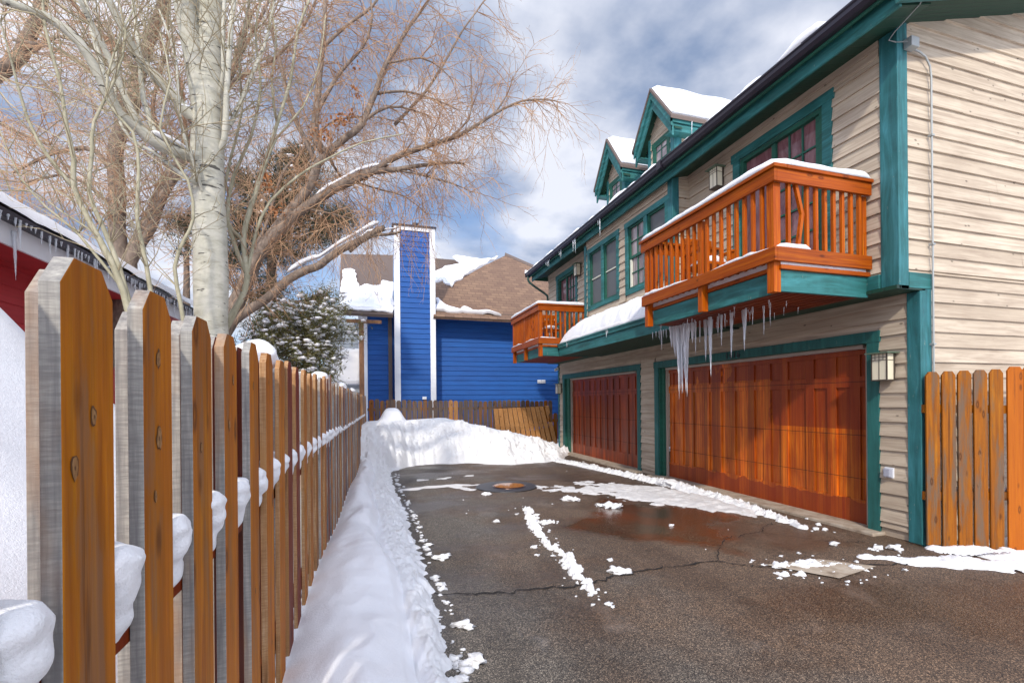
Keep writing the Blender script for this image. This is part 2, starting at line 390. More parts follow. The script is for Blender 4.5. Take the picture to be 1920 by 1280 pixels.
# ---------------------------------------------------------------- helpers
def fbm(x,y,z=0,o=4):
    return mnoise.fractal(Vector((x,y,z)),1.0,2.0,o)
def field(name,xs,ys,fz,mats,cull=None,smooth=True,label=None,kind='structure',cat=None,parent=None,group=None,matf=None):
    mb=MB(); nx,ny=len(xs),len(ys); idx={}
    Z=[[fz(x,y) for x in xs] for y in ys]
    for j in range(ny-1):
        for i in range(nx-1):
            zz=(Z[j][i],Z[j][i+1],Z[j+1][i+1],Z[j+1][i])
            if cull is not None and max(zz)<cull: continue
            f=[]
            for (a,b) in((i,j),(i+1,j),(i+1,j+1),(i,j+1)):
                if (a,b) not in idx: idx[(a,b)]=len(mb.v); mb.v.append((xs[a],ys[b],Z[b][a]))
                f.append(idx[(a,b)])
            mb.f.append(tuple(f)); mb.m.append(0 if matf is None else matf(xs[i],ys[j]))
    return mb.build(name,mats,parent,smooth=smooth,label=label,kind=kind,cat=cat,group=group)
def lin(a,b,n): return [a+(b-a)*i/(n-1) for i in range(n)]
def segd(x,y,pl):
    best=(1e9,0)
    for (x0,y0,w0,h0),(x1,y1,w1,h1) in zip(pl,pl[1:]):
        dx,dy=x1-x0,y1-y0; L=dx*dx+dy*dy; t=0 if L==0 else max(0,min(1,((x-x0)*dx+(y-y0)*dy)/L))
        d=math.hypot(x-x0-t*dx,y-y0-t*dy); w=w0+(w1-w0)*t; h=h0+(h1-h0)*t
        k=h*(1-(d/w)**2)
        if best[0]==1e9 or k>best[1]: best=(d,k)
    return best[1]
def ribbon(mb,pts,w,h,seed=0,step=.06,up=Vector((0,0,1)),side=None,amp=.3,taper=True,n=7,sag=0):
    """rounded band of snow lying along a path; pts are on the surface it lies on"""
    P=[Vector(p) for p in pts]; S=[]
    for a,b in zip(P,P[1:]):
        k=max(1,int((b-a).length/step))
        for i in range(k): S.append(a.lerp(b,i/k))
    S.append(P[-1]); K=len(S); base=len(mb.v)
    for i,p in enumerate(S):
        d=(S[min(i+1,K-1)]-S[max(i-1,0)]).normalized()
        sd=side if side is not None else d.cross(up)
        sd=Vector(sd); sd=sd.normalized() if sd.length>.05 else Vector((1,0,0))
        e=1.0
        if taper:
            q=min(i,K-1-i)*step; e=min(1,math.sqrt(min(1,(q+.01)/(h*1.2+.02))))
        hn=h*e*(1+amp*mnoise.noise(p*2.3+Vector((seed,0,0)))*1.5+amp*.5*mnoise.noise(p*9+Vector((seed,0,0))))
        wn=w*(.55+.45*e)*(1+amp*.35*mnoise.noise(p*3.1+Vector((0,seed,0))))
        for j in range(n):
            t=math.pi*j/(n-1); c=math.cos(t); s=math.sin(t)
            cx=math.copysign(abs(c)**.75,c) if abs(c)>1e-9 else 0
            q=p+sd*(cx*wn/2)+up*((s**.6 if s>1e-9 else 0)*hn-sag*abs(cx)**6)
            mb.v.append(tuple(q))
    for i in range(K-1):
        for j in range(n-1):
            a=base+i*n+j; mb.f.append((a,a+n,a+n+1,a+1)); mb.m.append(mb.cur)
        a=base+i*n; mb.f.append((a+n-1,a+2*n-1,a+n,a)); mb.m.append(mb.cur)
    mb.f.append(tuple(base+j for j in range(n))); mb.m.append(mb.cur)
    mb.f.append(tuple(base+(K-1)*n+j for j in reversed(range(n)))); mb.m.append(mb.cur)
def icicle(mb,top,L,r,seed=0,n=7):
    k=max(5,int(L/.04)); rr=random.Random(seed); pts=[];rd=[]
    dx=rr.uniform(-.02,.02)*L; dy=rr.uniform(-.02,.02)*L
    for i in range(k+1):
        t=i/k; pts.append((top[0]+dx*t,top[1]+dy*t,top[2]-L*t))
        rd.append(max(.0015,r*((1-t)**.75)*(1+.16*math.sin(i*2.1+seed)+rr.uniform(-.1,.1))))
    mb.tube(pts,rd,n)
def siding(mb,axis,plane,a0,a1,z0,z1,expo,out,openings=(),zstart=0.0,topf=None,seed=1):
    """lap siding courses; axis 'X' = wall facing -X running along Y, 'Y' = wall facing -Y running along X"""
    rr=random.Random(seed); k0=int(math.floor((z0-zstart)/expo+1e-6)); z=zstart+k0*expo
    while z<z1-1e-4:
        zb,zt=max(z,z0),min(z+expo,z1)
        lo=a0
        if topf: lo=max(a0,topf(zb))
        ints=[(lo,a1)]
        for (o0,o1,p0,p1) in openings:
            if min(zt,p1)-max(zb,p0)>.3*expo:
                ni=[]
                for s,e in ints:
                    if o1<=s or o0>=e: ni.append((s,e)); continue
                    if o0>s: ni.append((s,o0))
                    if o1<e: ni.append((o1,e))
                ints=ni
        for s,e in ints:
            if e-s<.02: continue
            cuts=[s]; c=s+rr.uniform(.8,3.6)
            while c<e-.4: cuts.append(c); c+=rr.uniform(2.4,4.2)
            cuts.append(e)
            for u,w in zip(cuts,cuts[1:]):
                u2=u+(.0015 if u!=s else 0); j=rr.uniform(0,.003); bo=.0245+out+j; to=.003+out
                wob=rr.uniform(-.002,.002)
                if axis=='X':
                    mb.quad((plane-bo,w,zb-wob),(plane-bo,u2,zb+wob),(plane-to,u2,zt+.004),(plane-to,w,zt+.004))
                    mb.quad((plane+.002,w,zb-wob),(plane+.002,u2,zb+wob),(plane-bo,u2,zb+wob),(plane-bo,w,zb-wob))
                else:
                    mb.quad((u2,plane-bo,zb-wob),(w,plane-bo,zb+wob),(w,plane-to,zt+.004),(u2,plane-to,zt+.004))
                    mb.quad((u2,plane+.002,zb-wob),(w,plane+.002,zb+wob),(w,plane-bo,zb+wob),(u2,plane-bo,zb-wob))
        z+=expo
# ================================================================= SETTING
# ground, drive
mb=MB(); mb.quad((-400,-400,-.05),(400,-400,-.05),(400,900,-.05),(-400,900,-.05))
mb.build('ground',M['snow'],kind='structure',label='snow covered ground around the houses')
def drive_z(x,y): 
    z=.006*fbm(x*.6,y*.6,3,2)
    if x>5.2 and y<4.2: z-=.10*min(1.2,max(0,(x-5.6)))*max(0,min(1,(4.0-y)/.4))
    return z
field('driveway',lin(-.6,9,60),lin(-6,16,120),drive_z,M['asphalt'],label='cracked wet asphalt driveway')
mb=MB()
def crack(pts,w,seed):
    rr=random.Random(seed); P=[]
    for (x0,y0),(x1,y1) in zip(pts,pts[1:]):
        for i in range(14):
            t=i/14; P.append((x0+(x1-x0)*t+rr.gauss(0,.012),y0+(y1-y0)*t+rr.gauss(0,.018)))
    P.append(pts[-1]); prev=None
    for i,p in enumerate(P):
        ww=w*rr.uniform(.4,1.5); z=max(drive_z(*p),0)+.009
        c=((p[0],p[1]-ww,z),(p[0],p[1]+ww,z))
        if prev: mb.quad(prev[0],c[0],c[1],prev[1])
        prev=c
crack([(.5,3.95),(1.1,3.82),(1.75,3.78),(2.4,3.9),(3.28,3.92),(3.7,3.55),(4.9,3.3),(5.3,3.1)],.011,3)
crack([(3.28,3.92),(3.9,4.5),(4.5,4.6),(5.0,4.9)],.006,5)
crack([(4.5,4.6),(4.9,4.1),(5.3,3.9)],.005,6)
mb.build('pavement_crack',M['crack'],kind='structure',label='jagged dark crack across the asphalt')
# concrete apron under the doors
mb=MB(); mb.box(5.62,6.3,4.05,8.75,-.05,.035); mb.box(5.62,6.3,9.2,13.8,-.05,.04)
mb.build('garage_apron',M['concrete'],kind='structure',bevel=.01,label='narrow stained concrete strip under the garage doors')
# fence line x as a function of y
def fx(y): return -.45 if y<3 else -.45+.026*(y-3)
def edge_x(y):
    pts=[(-3,.48),(2.6,.49),(3.2,.52),(4.1,.545),(5.4,.56),(7.4,.54),(9.7,.48),(11.2,.5),(12.4,1.4),(16,1.5)]
    for (a,b),(c,d) in zip(pts,pts[1:]):
        if a<=y<=c: return b+(d-b)*(y-a)/(c-a)
    return .5
def crease(y):
    pts=[(-3,.33),(2.3,.30),(3.6,.19),(5.1,.10),(8.7,-.02),(12,.1),(16,.2)]
    for (a,b),(c,d) in zip(pts,pts[1:]):
        if a<=y<=c: return b+(d-b)*(y-a)/(c-a)
    return .3
def sm(t): t=max(0,min(1,t)); return t*t*(3-2*t)
def bank_z(x,y):
    f=fx(y); c=crease(y)+.035*math.sin(y*2.1)+.03*fbm(0,y*1.3,9,2); e=edge_x(y)+.05*fbm(1,y*5.5,4,4)+.02*fbm(3,y*22,4,2)
    hf=.20+.06*sm((y-2.5)/2)+.03*math.sin(y*1.7+1)-.05*sm((y-8)/3)
    if x<c:
        u=(x-f)/(c-f); z=hf+.11*math.sin(math.pi*min(1,max(0,u))*.9)-.05*u*u
        z+=.035*math.sin(y*3.3+x*3+1.5*fbm(0,y,3,2))*u+.06*fbm(x*1.6,y*1.3,2,3)*sm(u*2)-.03*abs(fbm(x*2.2,y*1.7,12,3))*sm(u*3)
        z-=.06*sm((x-(c-.10))/.10)
        return z
    u=(x-c)/max(.05,(e-c)); zc=hf-.05-.06+.11*math.sin(math.pi*.9)
    rise=.045*math.sin(math.pi*min(1,u))
    z=(zc+rise)*(1-sm(u)**1.3)-.02
    lump=max(0,math.sin(math.pi*min(1,u)))
    z+=lump*(.065*fbm(x*7,y*6,1,5)+.045*abs(fbm(x*17,y*15,5,4))-.02*abs(fbm(x*5,y*5,7,3)))
    if u>1: z=-.03-.1*(u-1)
    return z
field('snow_bank',lin(-.75,.72,150),lin(-1.2,12.6,760),bank_z,[M['snow'],M['snow_rough']],cull=-.02,matf=lambda x,y:1 if x>crease(y)+.04 else 0,label='soft snow bank along the foot of the picket fence')
# plowed pile at the end of the drive
def base_y(x):
    pts=[(-.8,11.0),(.3,11.2),(.9,12.0),(1.4,12.3),(2.4,12.15),(3.4,11.5),(4.9,11.7),(5.4,12.6),(6.2,13.8),(9,14.5)]
    for (a,b),(c,d) in zip(pts,pts[1:]):
        if a<=x<=c: return b+(d-b)*(x-a)/(c-a)
    return 14
def top_z(x):
    pts=[(-.8,.95),(.0,1.07),(1.0,1.1),(2.2,1.1),(2.9,.94),(3.7,.74),(4.3,.62),(4.8,.46),(5.7,.16),(6.5,.02),(9,0)]
    for (a,b),(c,d) in zip(pts,pts[1:]):
        if a<=x<=c: return b+(d-b)*(x-a)/(c-a)
    return 0
def pile_z(x,y):
    b=base_y(x)+.14*fbm(x*2.2,3,1,4); t=top_z(x)
    if x>3 and t<.9: wd=1.5
    else: wd=1.25
    u=(y-b)/wd
    if u<0: return -.04+u*.3
    s=sm(u**.7) if u<1 else 1
    z=t*s+.04*(1-s)*sm(u*8)
    rough=max(0,min(1,(1.25-u)*1.4))
    z+=rough*sm(u*5)*(.17*fbm(x*3.1,y*3.1,2,6)+.11*abs(fbm(x*9,y*9,8,5))-.05*abs(fbm(x*5,y*4,3,3)))
    z+=(1-rough)*.04*fbm(x*1.3,y*1.3,6,3)
    z+=.36*math.exp(-(((x-.58)/.30)**4+((y-13.9)/.5)**4))*1.0
    if y>14.6: z-= .08*(y-14.6)
    return z
field('snow_pile',lin(-.75,7.2,300),lin(10.8,16.6,260),pile_z,[M['snow_rough'],M['snow']],cull=-.02,label='high plowed snow pile at the end of the drive',matf=lambda x,y:1 if y>base_y(x)+1.5 else 0)
# neighbour yard, mounds of snow
def yard_z(x,y):
    f=fx(max(y,-2)); u=f-.1-x
    z=.75+.35*fbm(x*.5,y*.5,4,3)
    z=max(z,0.5)
    z+=1.9*math.exp(-(((x+3.0)/1.25)**2+((y-3.2)/2.8)**2))+.4*math.exp(-(((x+2.2)/1.)**2+((y-9)/3)**2))
    z*=.45+.55*sm(u/.9)
    z+=.03*fbm(x*4,y*4,1,4)
    return z
field('yard_snow',lin(-14,-.58,90),lin(-5,19,150),yard_z,M['snow'],label='deep snow in the neighbouring yard')
# slush and snow remnants: fields that sink under the asphalt at their ragged edges
def patch(name,x0,x1,y0,y1,pls,amp,fr,mat,label,res=.022,thr=.0,seed=0,lump=.0):
    xs=lin(x0,x1,int((x1-x0)/res)+1); ys=lin(y0,y1,int((y1-y0)/res)+1)
    def fz(x,y):
        k=max(segd(x,y,p) for p in pls)
        if k<-.25: return -.06
        k+=amp*fbm(x*fr,y*fr,seed,5)-thr
        if k<=-.05: return -.05
        z=min(k,.02+max(0,k-.02)*.8)
        if lump and k>0: z+=lump*abs(fbm(x*fr*2.5,y*fr*2.5,seed+4,4))
        return z+drive_z(x,y)*1.0
    return field(name,xs,ys,fz,mat,cull=-.004,label=label,kind='structure')
patch('snow_windrow',4.6,6.0,4.2,12.8,[[(4.75,12.3,.22,.05),(5.0,10.7,.13,.07),(5.30,8.6,.13,.08),(5.42,7.5,.16,.11),(5.40,6.2,.16,.08),(5.30,5.2,.12,.05),(5.2,4.6,.07,.02)]],.05,9,M['snow_rough'],'ragged line of plowed snow in front of the garage doors',.02,.01,1,.05)
patch('ice_sheet',2.6,5.5,4.9,9.4,[[(3.2,8.0,.25,.02),(4.0,7.7,.5,.03),(4.6,6.6,.5,.045),(4.9,5.9,.30,.03)],[(4.0,8.4,.3,.02),(4.8,7.4,.4,.05),(5.1,6.4,.42,.06),(5.15,5.5,.28,.05)],[(2.7,8.5,.12,.01),(3.3,8.2,.2,.015)]],.035,4.5,M['slush'],'thin trampled ice sheet beside the snow line',.022,.012,2,.008)
patch('snow_strip',1.5,2.6,3.3,7.0,[[(2.22,6.65,.08,.03),(2.12,6.1,.10,.035),(1.98,5.6,.08,.035),(1.90,4.9,.05,.03),(1.92,4.5,.09,.04),(1.84,4.0,.09,.045),(1.77,3.6,.05,.03)],[(2.3,5.85,.08,.03),(2.1,5.9,.08,.03)]],.07,12,M['snow_rough'],'broken strip of snow down the middle of the drive',.012,.022,3,.03)
patch('pale_streak',.5,2.6,7.6,10.2,[[(.6,8.9,.16,.012),(1.4,9.1,.15,.015),(2.1,8.95,.10,.01)],[(1.5,9.0,.14,.012),(1.75,8.5,.12,.012)],[(1.0,9.9,.1,.004),(2.0,10.1,.1,.004)]],.014,3.5,M['slush'],'pale streak across the far end of the drive',.022,.004,4)  # thin pale sheet with a ragged outline
patch('corner_snow',4.4,7.4,2.0,3.9,[[(4.8,3.55,.06,.02),(5.2,3.25,.16,.04),(5.7,3.05,.22,.06),(6.4,2.8,.28,.07),(7.2,2.4,.3,.08)],[(5.9,3.45,.2,.07),(7.2,3.2,.4,.14)]],.035,6,M['snow'],'thin snow drift at the foot of the side fence',.016,.008,5,.01)
patch('drain_snow',3.4,4.7,3.0,3.9,[[(3.75,3.62,.07,.03),(4.1,3.55,.13,.04),(4.5,3.3,.06,.02)],[(3.6,3.45,.05,.02),(3.9,3.3,.05,.02)]],.05,11,M['snow_rough'],'slushy snow on a stained patch in the asphalt',.012,.016,6,.02)
mb=MB()
for i,(p) in enumerate([(3.66,3.66),(4.3,3.62),(4.62,3.3),(4.0,3.18)]): mb.v.append((p[0],p[1],.014))
mb.f.append((0,3,2,1)); mb.m.append(0)
mb.build('asphalt_patch',M['concrete'],kind='structure',label='tan repair patch in the asphalt')
# crumbs of snow
mb=MB(); rr=random.Random(11)
cr=[]
for i in range(70):
    t=rr.random(); y=3.3+t*3.6; x=1.75+.12*(y-3.4)+rr.gauss(0,.10); cr.append((x,y,rr.choice([.006,.009,.014,.02])))
for i in range(130):
    y=rr.uniform(1.8,11); cr.append((edge_x(y)-.01+abs(rr.gauss(0,.035)),y,rr.choice([.006,.01,.014,.02,.03])))
for i in range(90):
    y=rr.uniform(4.3,11.5); cr.append((5.30+rr.gauss(0,.12),y,rr.choice([.008,.012,.02,.03])))
for i in range(22): cr.append((rr.gauss(5.2,.25),rr.gauss(3.5,.2),rr.choice([.008,.012,.02])))
for i in range(30): cr.append((rr.uniform(3.5,4.6),rr.uniform(3.0,3.9),rr.choice([.006,.01,.016])))
for i in range(12): cr.append((rr.uniform(.7,5),rr.uniform(4,11),rr.choice([.006,.01])))
for p in [(3.05,7.05,.07),(3.15,7.0,.06),(3.45,6.4,.07),(3.55,6.35,.06),(3.35,6.5,.05),(1.72,4.9,.03),(1.60,6.1,.035),(1.9,7.9,.05),(2.2,3.95,.05),(2.28,3.9,.04),(2.3,4.25,.025),(3.7,5.2,.025),(.68,4.85,.05),(.74,4.9,.035),(.62,3.35,.045),(.66,3.3,.03),(.6,2.85,.05),(5.35,3.62,.05),(5.2,3.7,.04),(4.9,3.95,.04),(5.42,7.52,.13),(5.38,7.7,.10)]: cr.append(p)
for i,(x,y,r) in enumerate(cr):
    mb.blob((x,y,r*.35+max(0,drive_z(x,y))),r,seed=i*.7,sub=1 if r<.05 else 2,amp=.7,sc=(1.3,1.0,.6))
mb.build('snow_crumbs',M['snow_rough'],smooth=True,kind='stuff',label='scattered crumbs and small lumps of snow on the asphalt')
# manhole
mh=thing('manhole_cover','round rusty manhole cover with meltwater, orange reflection painted in, in its dark asphalt ring','manhole cover',(2.45,8.55,0))
mb=MB(); mb.tube([(2.45,8.55,-.03),(2.45,8.55,.016)],[.60,.57],40); mb.build('rim',M['iron_ring'],mh)
mb=MB(); mb.tube([(2.5,8.55,0),(2.5,8.55,.022)],[.33,.32],40); mb.build('lid',M['iron'],mh)
mb=MB()
n=36; ring=[(2.5+.29*math.cos(2*math.pi*i/n)*(1+.05*math.sin(3*i)),8.55+.27*math.sin(2*math.pi*i/n),.027) for i in range(n)]
mb.v=ring; mb.f=[tuple(range(n))]; mb.m=[0]; mb.build('water_film',M['puddle'],mh)
# ================================================================= TOWNHOUSE
H=thing('townhouse','beige lap sided house with teal trim, two cedar garage doors and two balconies','house',(8,8.8,0))
W=5.82; U=5.5; B=5.15; YC=3.67; YF=14.05; EX=.168
BY0,BY1=7.13,10.66
def openb(*a): return a
# lower facade wall
lo_open=[(4.09,8.71,-1,2.42),(9.25,13.70,-1,2.42)]
mb=MB(); siding(mb,'X',W,YC+.09,YF-.05,.10,2.83,EX,0,lo_open,seed=3)
mb.box(W,W+.1,YC,4.12,0,2.83); mb.box(W,W+.1,8.68,9.28,0,2.83); mb.box(W,W+.1,13.66,YF,0,2.83); mb.box(W,W+.1,4.12,13.66,2.40,2.83)
wl=mb.build('wall',M['beige'],H)
# upper recessed facade wall
dr1=(4.40,6.05,2.9,5.42); dr2=(11.85,13.38,2.9,5.42)
mb=MB(); siding(mb,'X',U,YC+.14,YF,3.0,5.62,EX,0,[dr1,dr2,(BY0,BY1,2.9,5.7)],seed=4)
mb.box(U,U+.1,YC,4.40,2.84,5.9); mb.box(U,U+.1,6.05,11.85,2.84,5.9); mb.box(U,U+.1,13.38,YF,2.84,5.9); mb.box(U,U+.1,4.4,6.05,5.42,5.9); mb.box(U,U+.1,11.85,13.38,5.42,5.9)
mb.build('wall',M['beige'],H)
# overhang floor between wall planes
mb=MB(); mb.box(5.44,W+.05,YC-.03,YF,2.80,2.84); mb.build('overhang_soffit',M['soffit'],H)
mb=MB(); mb.box(5.445,5.50,YC+.165,YF,2.842,3.0); mb.build('belt_board',M['teal'],H,bevel=.004)
# bay
mb=MB()
wo=[(7.30,8.62,3.82,5.28),(8.98,10.58,3.82,5.28)]
wo=[(7.22,8.72,3.80,5.30),(8.98,10.50,3.80,5.30)]
siding(mb,'X',B,BY0+.1,BY1-.08,3.3,5.30,EX,0,wo,seed=5)
siding(mb,'Y',BY0,B+.1,U,3.0,5.62,EX,0,seed=6)
mb.box(B,B+.06,BY0,BY1,2.9,3.8); mb.box(B,B+.06,BY0,BY1,5.3,5.6); mb.box(B,B+.06,BY0,7.22,3.8,5.3); mb.box(B,B+.06,8.72,8.98,3.8,5.3); mb.box(B,B+.06,10.5,BY1,3.8,5.3)
mb.box(B,U,BY0,BY0+.05,2.85,5.6); mb.box(B,U,BY1-.05,BY1,2.85,5.6)
mb.build('bay_wall',M['beige'],H)
mb=MB(); mb.box(B-.03,B-.002,BY0-.03,BY0+.11,3.0,5.6); mb.box(B-.002,B+.11,BY0-.03,BY0-.002,3.0,5.6)
mb.build('corner_board',M['tealv'],H,bevel=.004)
mb=MB(); mb.box(B-.03,B-.002,BY1-.10,BY1+.02,3.0,5.45); mb.build('corner_board',M['tealv'],H,bevel=.004)
mb=MB(); mb.box(B-.024,B-.002,BY0+.11,BY1-.10,5.38,5.46); mb.box(B-.03,B-.002,BY0+.11,BY1-.1,5.462,5.60); mb.build('frieze_board',M['beige'],H,bevel=.003)
# main frieze
mb=MB(); mb.box(U-.03,U-.002,YC+.17,BY0,5.44,5.53); mb.box(U-.038,U-.002,YC+.17,BY0,5.532,5.62); mb.build('frieze_board',M['beige'],H,bevel=.003); mb=MB(); mb.box(U-.03,U-.002,BY1,YF,5.44,5.62); mb.build('frieze_board',M['beige'],H,bevel=.003)
# corner boards
mb=MB(); mb.box(U-.03,U-.002,YC-.03,YC+.16,2.80,5.62); mb.box(U-.002,U+.12,YC-.03,YC-.002,2.80,5.75); mb.build('corner_board',M['tealv'],H,bevel=.005)
mb=MB(); mb.box(W-.03,W-.002,YC-.03,YC+.11,0,2.795); mb.box(W-.002,W+.15,YC-.03,YC-.002,-.1,2.82); mb.build('corner_board',M['tealv'],H,bevel=.005)
mb=MB(); mb.box(W-.03,W-.002,YF-.09,YF+.02,0,2.795); mb.build('corner_board',M['tealv'],H,bevel=.005)
mb=MB(); mb.box(U+.12,6.0,YC-.034,YC-.002,2.82,2.99); mb.build('belt_board',M['teal'],H,bevel=.004)
# gable wall facing the camera
SL=.286
def gz(x): return 5.69+SL*(x-5.5)
mb=MB(); siding(mb,'Y',YC,U+.12,13.2,2.99,7.9,EX,0,(),topf=lambda z:U+.12+(z-5.69)/SL-.05,seed=8)
siding(mb,'Y',YC,5.97,13.2,.0,2.99,EX,0,(),seed=9)
mb.hexa([(U,YC,2.84),(13.2,YC,2.84),(13.2,YC+.1,2.84),(U,YC+.1,2.84)],[(U,YC,gz(U)),(13.2,YC,gz(13.2)-.5),(13.2,YC+.1,gz(13.2)-.5),(U,YC+.1,gz(U))])
mb.box(W,13.2,YC,YC+.1,-.3,2.84)
mb.build('gable_wall',M['beige'],H)
mb=MB(); mb.box(W,13.2,YF-.1,YF,0,2.84); mb.box(U,13.2,YF-.1,YF,2.84,6.2); mb.build('rear_gable_wall',M['beige'],H)
# roof slab
mb=MB()
XE=4.90
def rz(x): return 5.72+SL*(x-4.9)
RX=11.2
mb.hexa([(XE,3.30,rz(XE)-.06),(RX,3.30,rz(RX)-.06),(RX,14.30,rz(RX)-.06),(XE,14.30,rz(XE)-.06)],[(XE,3.28,rz(XE)+.03),(RX,3.28,rz(RX)+.03),(RX,14.34,rz(RX)+.03),(XE,14.34,rz(XE)+.03)])
mb.hexa([(RX,3.30,rz(RX)-.06),(17,3.30,5.9),(17,14.3,5.9),(RX,14.30,rz(RX)-.06)],[(RX,3.28,rz(RX)+.03),(17,3.28,6.0),(17,14.34,6.0),(RX,14.34,rz(RX)+.03)])
mb.build('roof',M['shingle'],H)
# soffits
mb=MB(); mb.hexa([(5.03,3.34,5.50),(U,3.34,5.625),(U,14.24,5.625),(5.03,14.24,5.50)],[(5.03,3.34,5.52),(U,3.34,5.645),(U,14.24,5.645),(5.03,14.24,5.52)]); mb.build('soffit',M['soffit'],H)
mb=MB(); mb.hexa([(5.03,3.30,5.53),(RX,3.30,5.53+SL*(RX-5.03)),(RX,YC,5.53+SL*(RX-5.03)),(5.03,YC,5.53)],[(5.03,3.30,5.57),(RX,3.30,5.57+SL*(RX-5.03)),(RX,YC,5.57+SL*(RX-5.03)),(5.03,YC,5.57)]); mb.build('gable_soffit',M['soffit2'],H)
mb=MB(); mb.hexa([(4.93,3.255,5.46),(RX,3.255,5.46+SL*(RX-4.93)),(RX,3.298,5.46+SL*(RX-4.93)),(4.93,3.298,5.46)],[(4.93,3.255,5.72),(RX,3.255,5.72+SL*(RX-4.93)),(RX,3.298,5.72+SL*(RX-4.93)),(4.93,3.298,5.72)]); mb.build('rake_board',M['teal'],H,bevel=.004)
mb=MB(); mb.box(4.995,5.03,3.30,14.24,5.46,5.66); mb.build('fascia_board',M['teal'],H,bevel=.004)
mb=MB(); mb.box(4.90,4.925,3.30,14.30,5.575,5.71); mb.box(4.925,4.995,3.30,14.28,5.62,5.63); mb.build('fascia_board',M['teald'],H,bevel=.003)
mb=MB(); mb.box(5.0,5.03,14.245,14.28,5.46,5.7); mb.box(5.0,5.6,14.25,14.28,5.50,5.75); mb.build('fascia_board',M['teald'],H)
# gutter: open K profile
gp=[(4.895,5.60),(4.83,5.60),(4.80,5.64),(4.80,5.685),(4.785,5.70),(4.785,5.72),(4.795,5.72),(4.797,5.70),(4.812,5.685),(4.812,5.645),(4.836,5.612),(4.895,5.612)]
mb=MB(); mb.hexa([(x,3.26,z) for x,z in gp],[(x,14.32,z) for x,z in gp]); mb.box(4.787,4.895,14.31,14.325,5.60,5.72); mb.box(4.787,4.895,3.262,3.27,5.60,5.72)
for y in (6.95,): mb.box(4.778,4.9,y,y+.12,5.592,5.726)
g=mb.build('gutter',M['gutter'],H)
mb=MB(); mb.tube([(4.85,14.2,5.61),(4.85,14.2,5.48),(4.90,14.19,5.40),(5.05,14.16,5.28),(5.36,14.12,5.08),(5.46,14.10,5.0),(5.47,14.09,4.9),(5.47,14.09,3.0)],[.035]*8,8); mb.build('downspout',M['green_metal'],g)
# pent roof under the bay
mb=MB(); PX=4.62; py0,py1=6.3,11.12
sec=[(PX,3.06),(B,3.50),(B,2.95),(PX+.03,2.95)]
mb.hexa([(x,py0,z) for x,z in sec],[(x,py1,z) for x,z in sec])
P=mb.build('pent_roof',M['shingle'],H)
mb=MB(); mb.box(PX-.03,PX,py0,py1+.03,2.96,3.055); mb.box(PX-.045,PX-.03,py0,py1+.035,3.03,3.06); mb.box(PX,PX+.035,py0,py1+.02,2.76,2.955)
mb.box(PX,B,py1,py1+.03,2.76,3.05); mb.build('fascia_board',M['teal'],P,bevel=.003)
mb=MB(); mb.box(PX+.036,W,py0,py1,2.775,2.795); mb.build('soffit',M['soffit2'],P)
# ---- windows on the bay and dormers
def window(parent,X,y0,y1,z0,z1,lights,kinds,trim=.11):
    """trimmed opening facing -X, with side-by-side double hung lights"""
    f=MB(); p=X-.028
    f.box(p,X,y0,y1,z0,z0+trim); f.box(p-.006,X,y0-.02,y1+.02,z1-trim,z1)
    n=lights; w=(y1-y0-trim*(n+1))/n
    for i in range(n+1):
        a=y0+i*(w+trim); f.box(p,X,a,a+trim,z0+trim,z1-trim)
    fo=f.build('window',M['teal'],parent,bevel=.003)
    for i in range(n):
        a=y0+trim+i*(w+trim); b=a+w; c0,c1=z0+trim,z1-trim; mid=(c0+c1)/2
        s=MB(); t=.035; xf=X+.005
        s.box(xf,xf+.06,a,a+t,c0,c1); s.box(xf,xf+.06,b-t,b,c0,c1); s.box(xf,xf+.06,a+t,b-t,c0,c0+t); s.box(xf,xf+.06,a+t,b-t,c1-t,c1)
        k=kinds[i]
        if k=='grid':
            s.box(xf+.004,xf+.045,a+t,b-t,mid-.025,mid+.025)
            ym=(a+b)/2
            s.box(xf+.018,xf+.04,ym-.009,ym+.009,c0+t,mid-.025); s.box(xf+.018,xf+.04,ym-.009,ym+.009,mid+.025,c1-t)
            for q in ((c0+mid)/2,(c1+mid)/2): s.box(xf+.019,xf+.039,a+t,ym-.009,q-.009,q+.009); s.box(xf+.019,xf+.039,ym+.009,b-t,q-.009,q+.009)
        else:
            s.cur=0
        s.build('sash',M['teald'],fo)
        g=MB(); g.box(xf+.041,xf+.05,a+t,b-t,c0+t,c1-t)
        g.build('pane',M['glass_pale'] if k=='grid' else M['screen'],fo)
        if k!='grid':
            e=MB(); e.box(xf+.02,xf+.0405,a+t,b-t,mid-.012,mid+.012); e.box(xf+.03,xf+.0405,a+t,a+t+.03,c0+t,mid-.02); e.build('screen_bar',M['cream'],fo)
        if k=='grid':
            e=MB(); e.box(xf+.002,xf+.04,b-t-.04,b-t,c0+t,mid-.04); e.build('track',M['cream'],fo)
    return fo
window(H,B,7.22,8.72,3.80,5.30,2,['screen','grid'])
window(H,B,8.98,10.50,3.80,5.30,2,['screen','screen'])
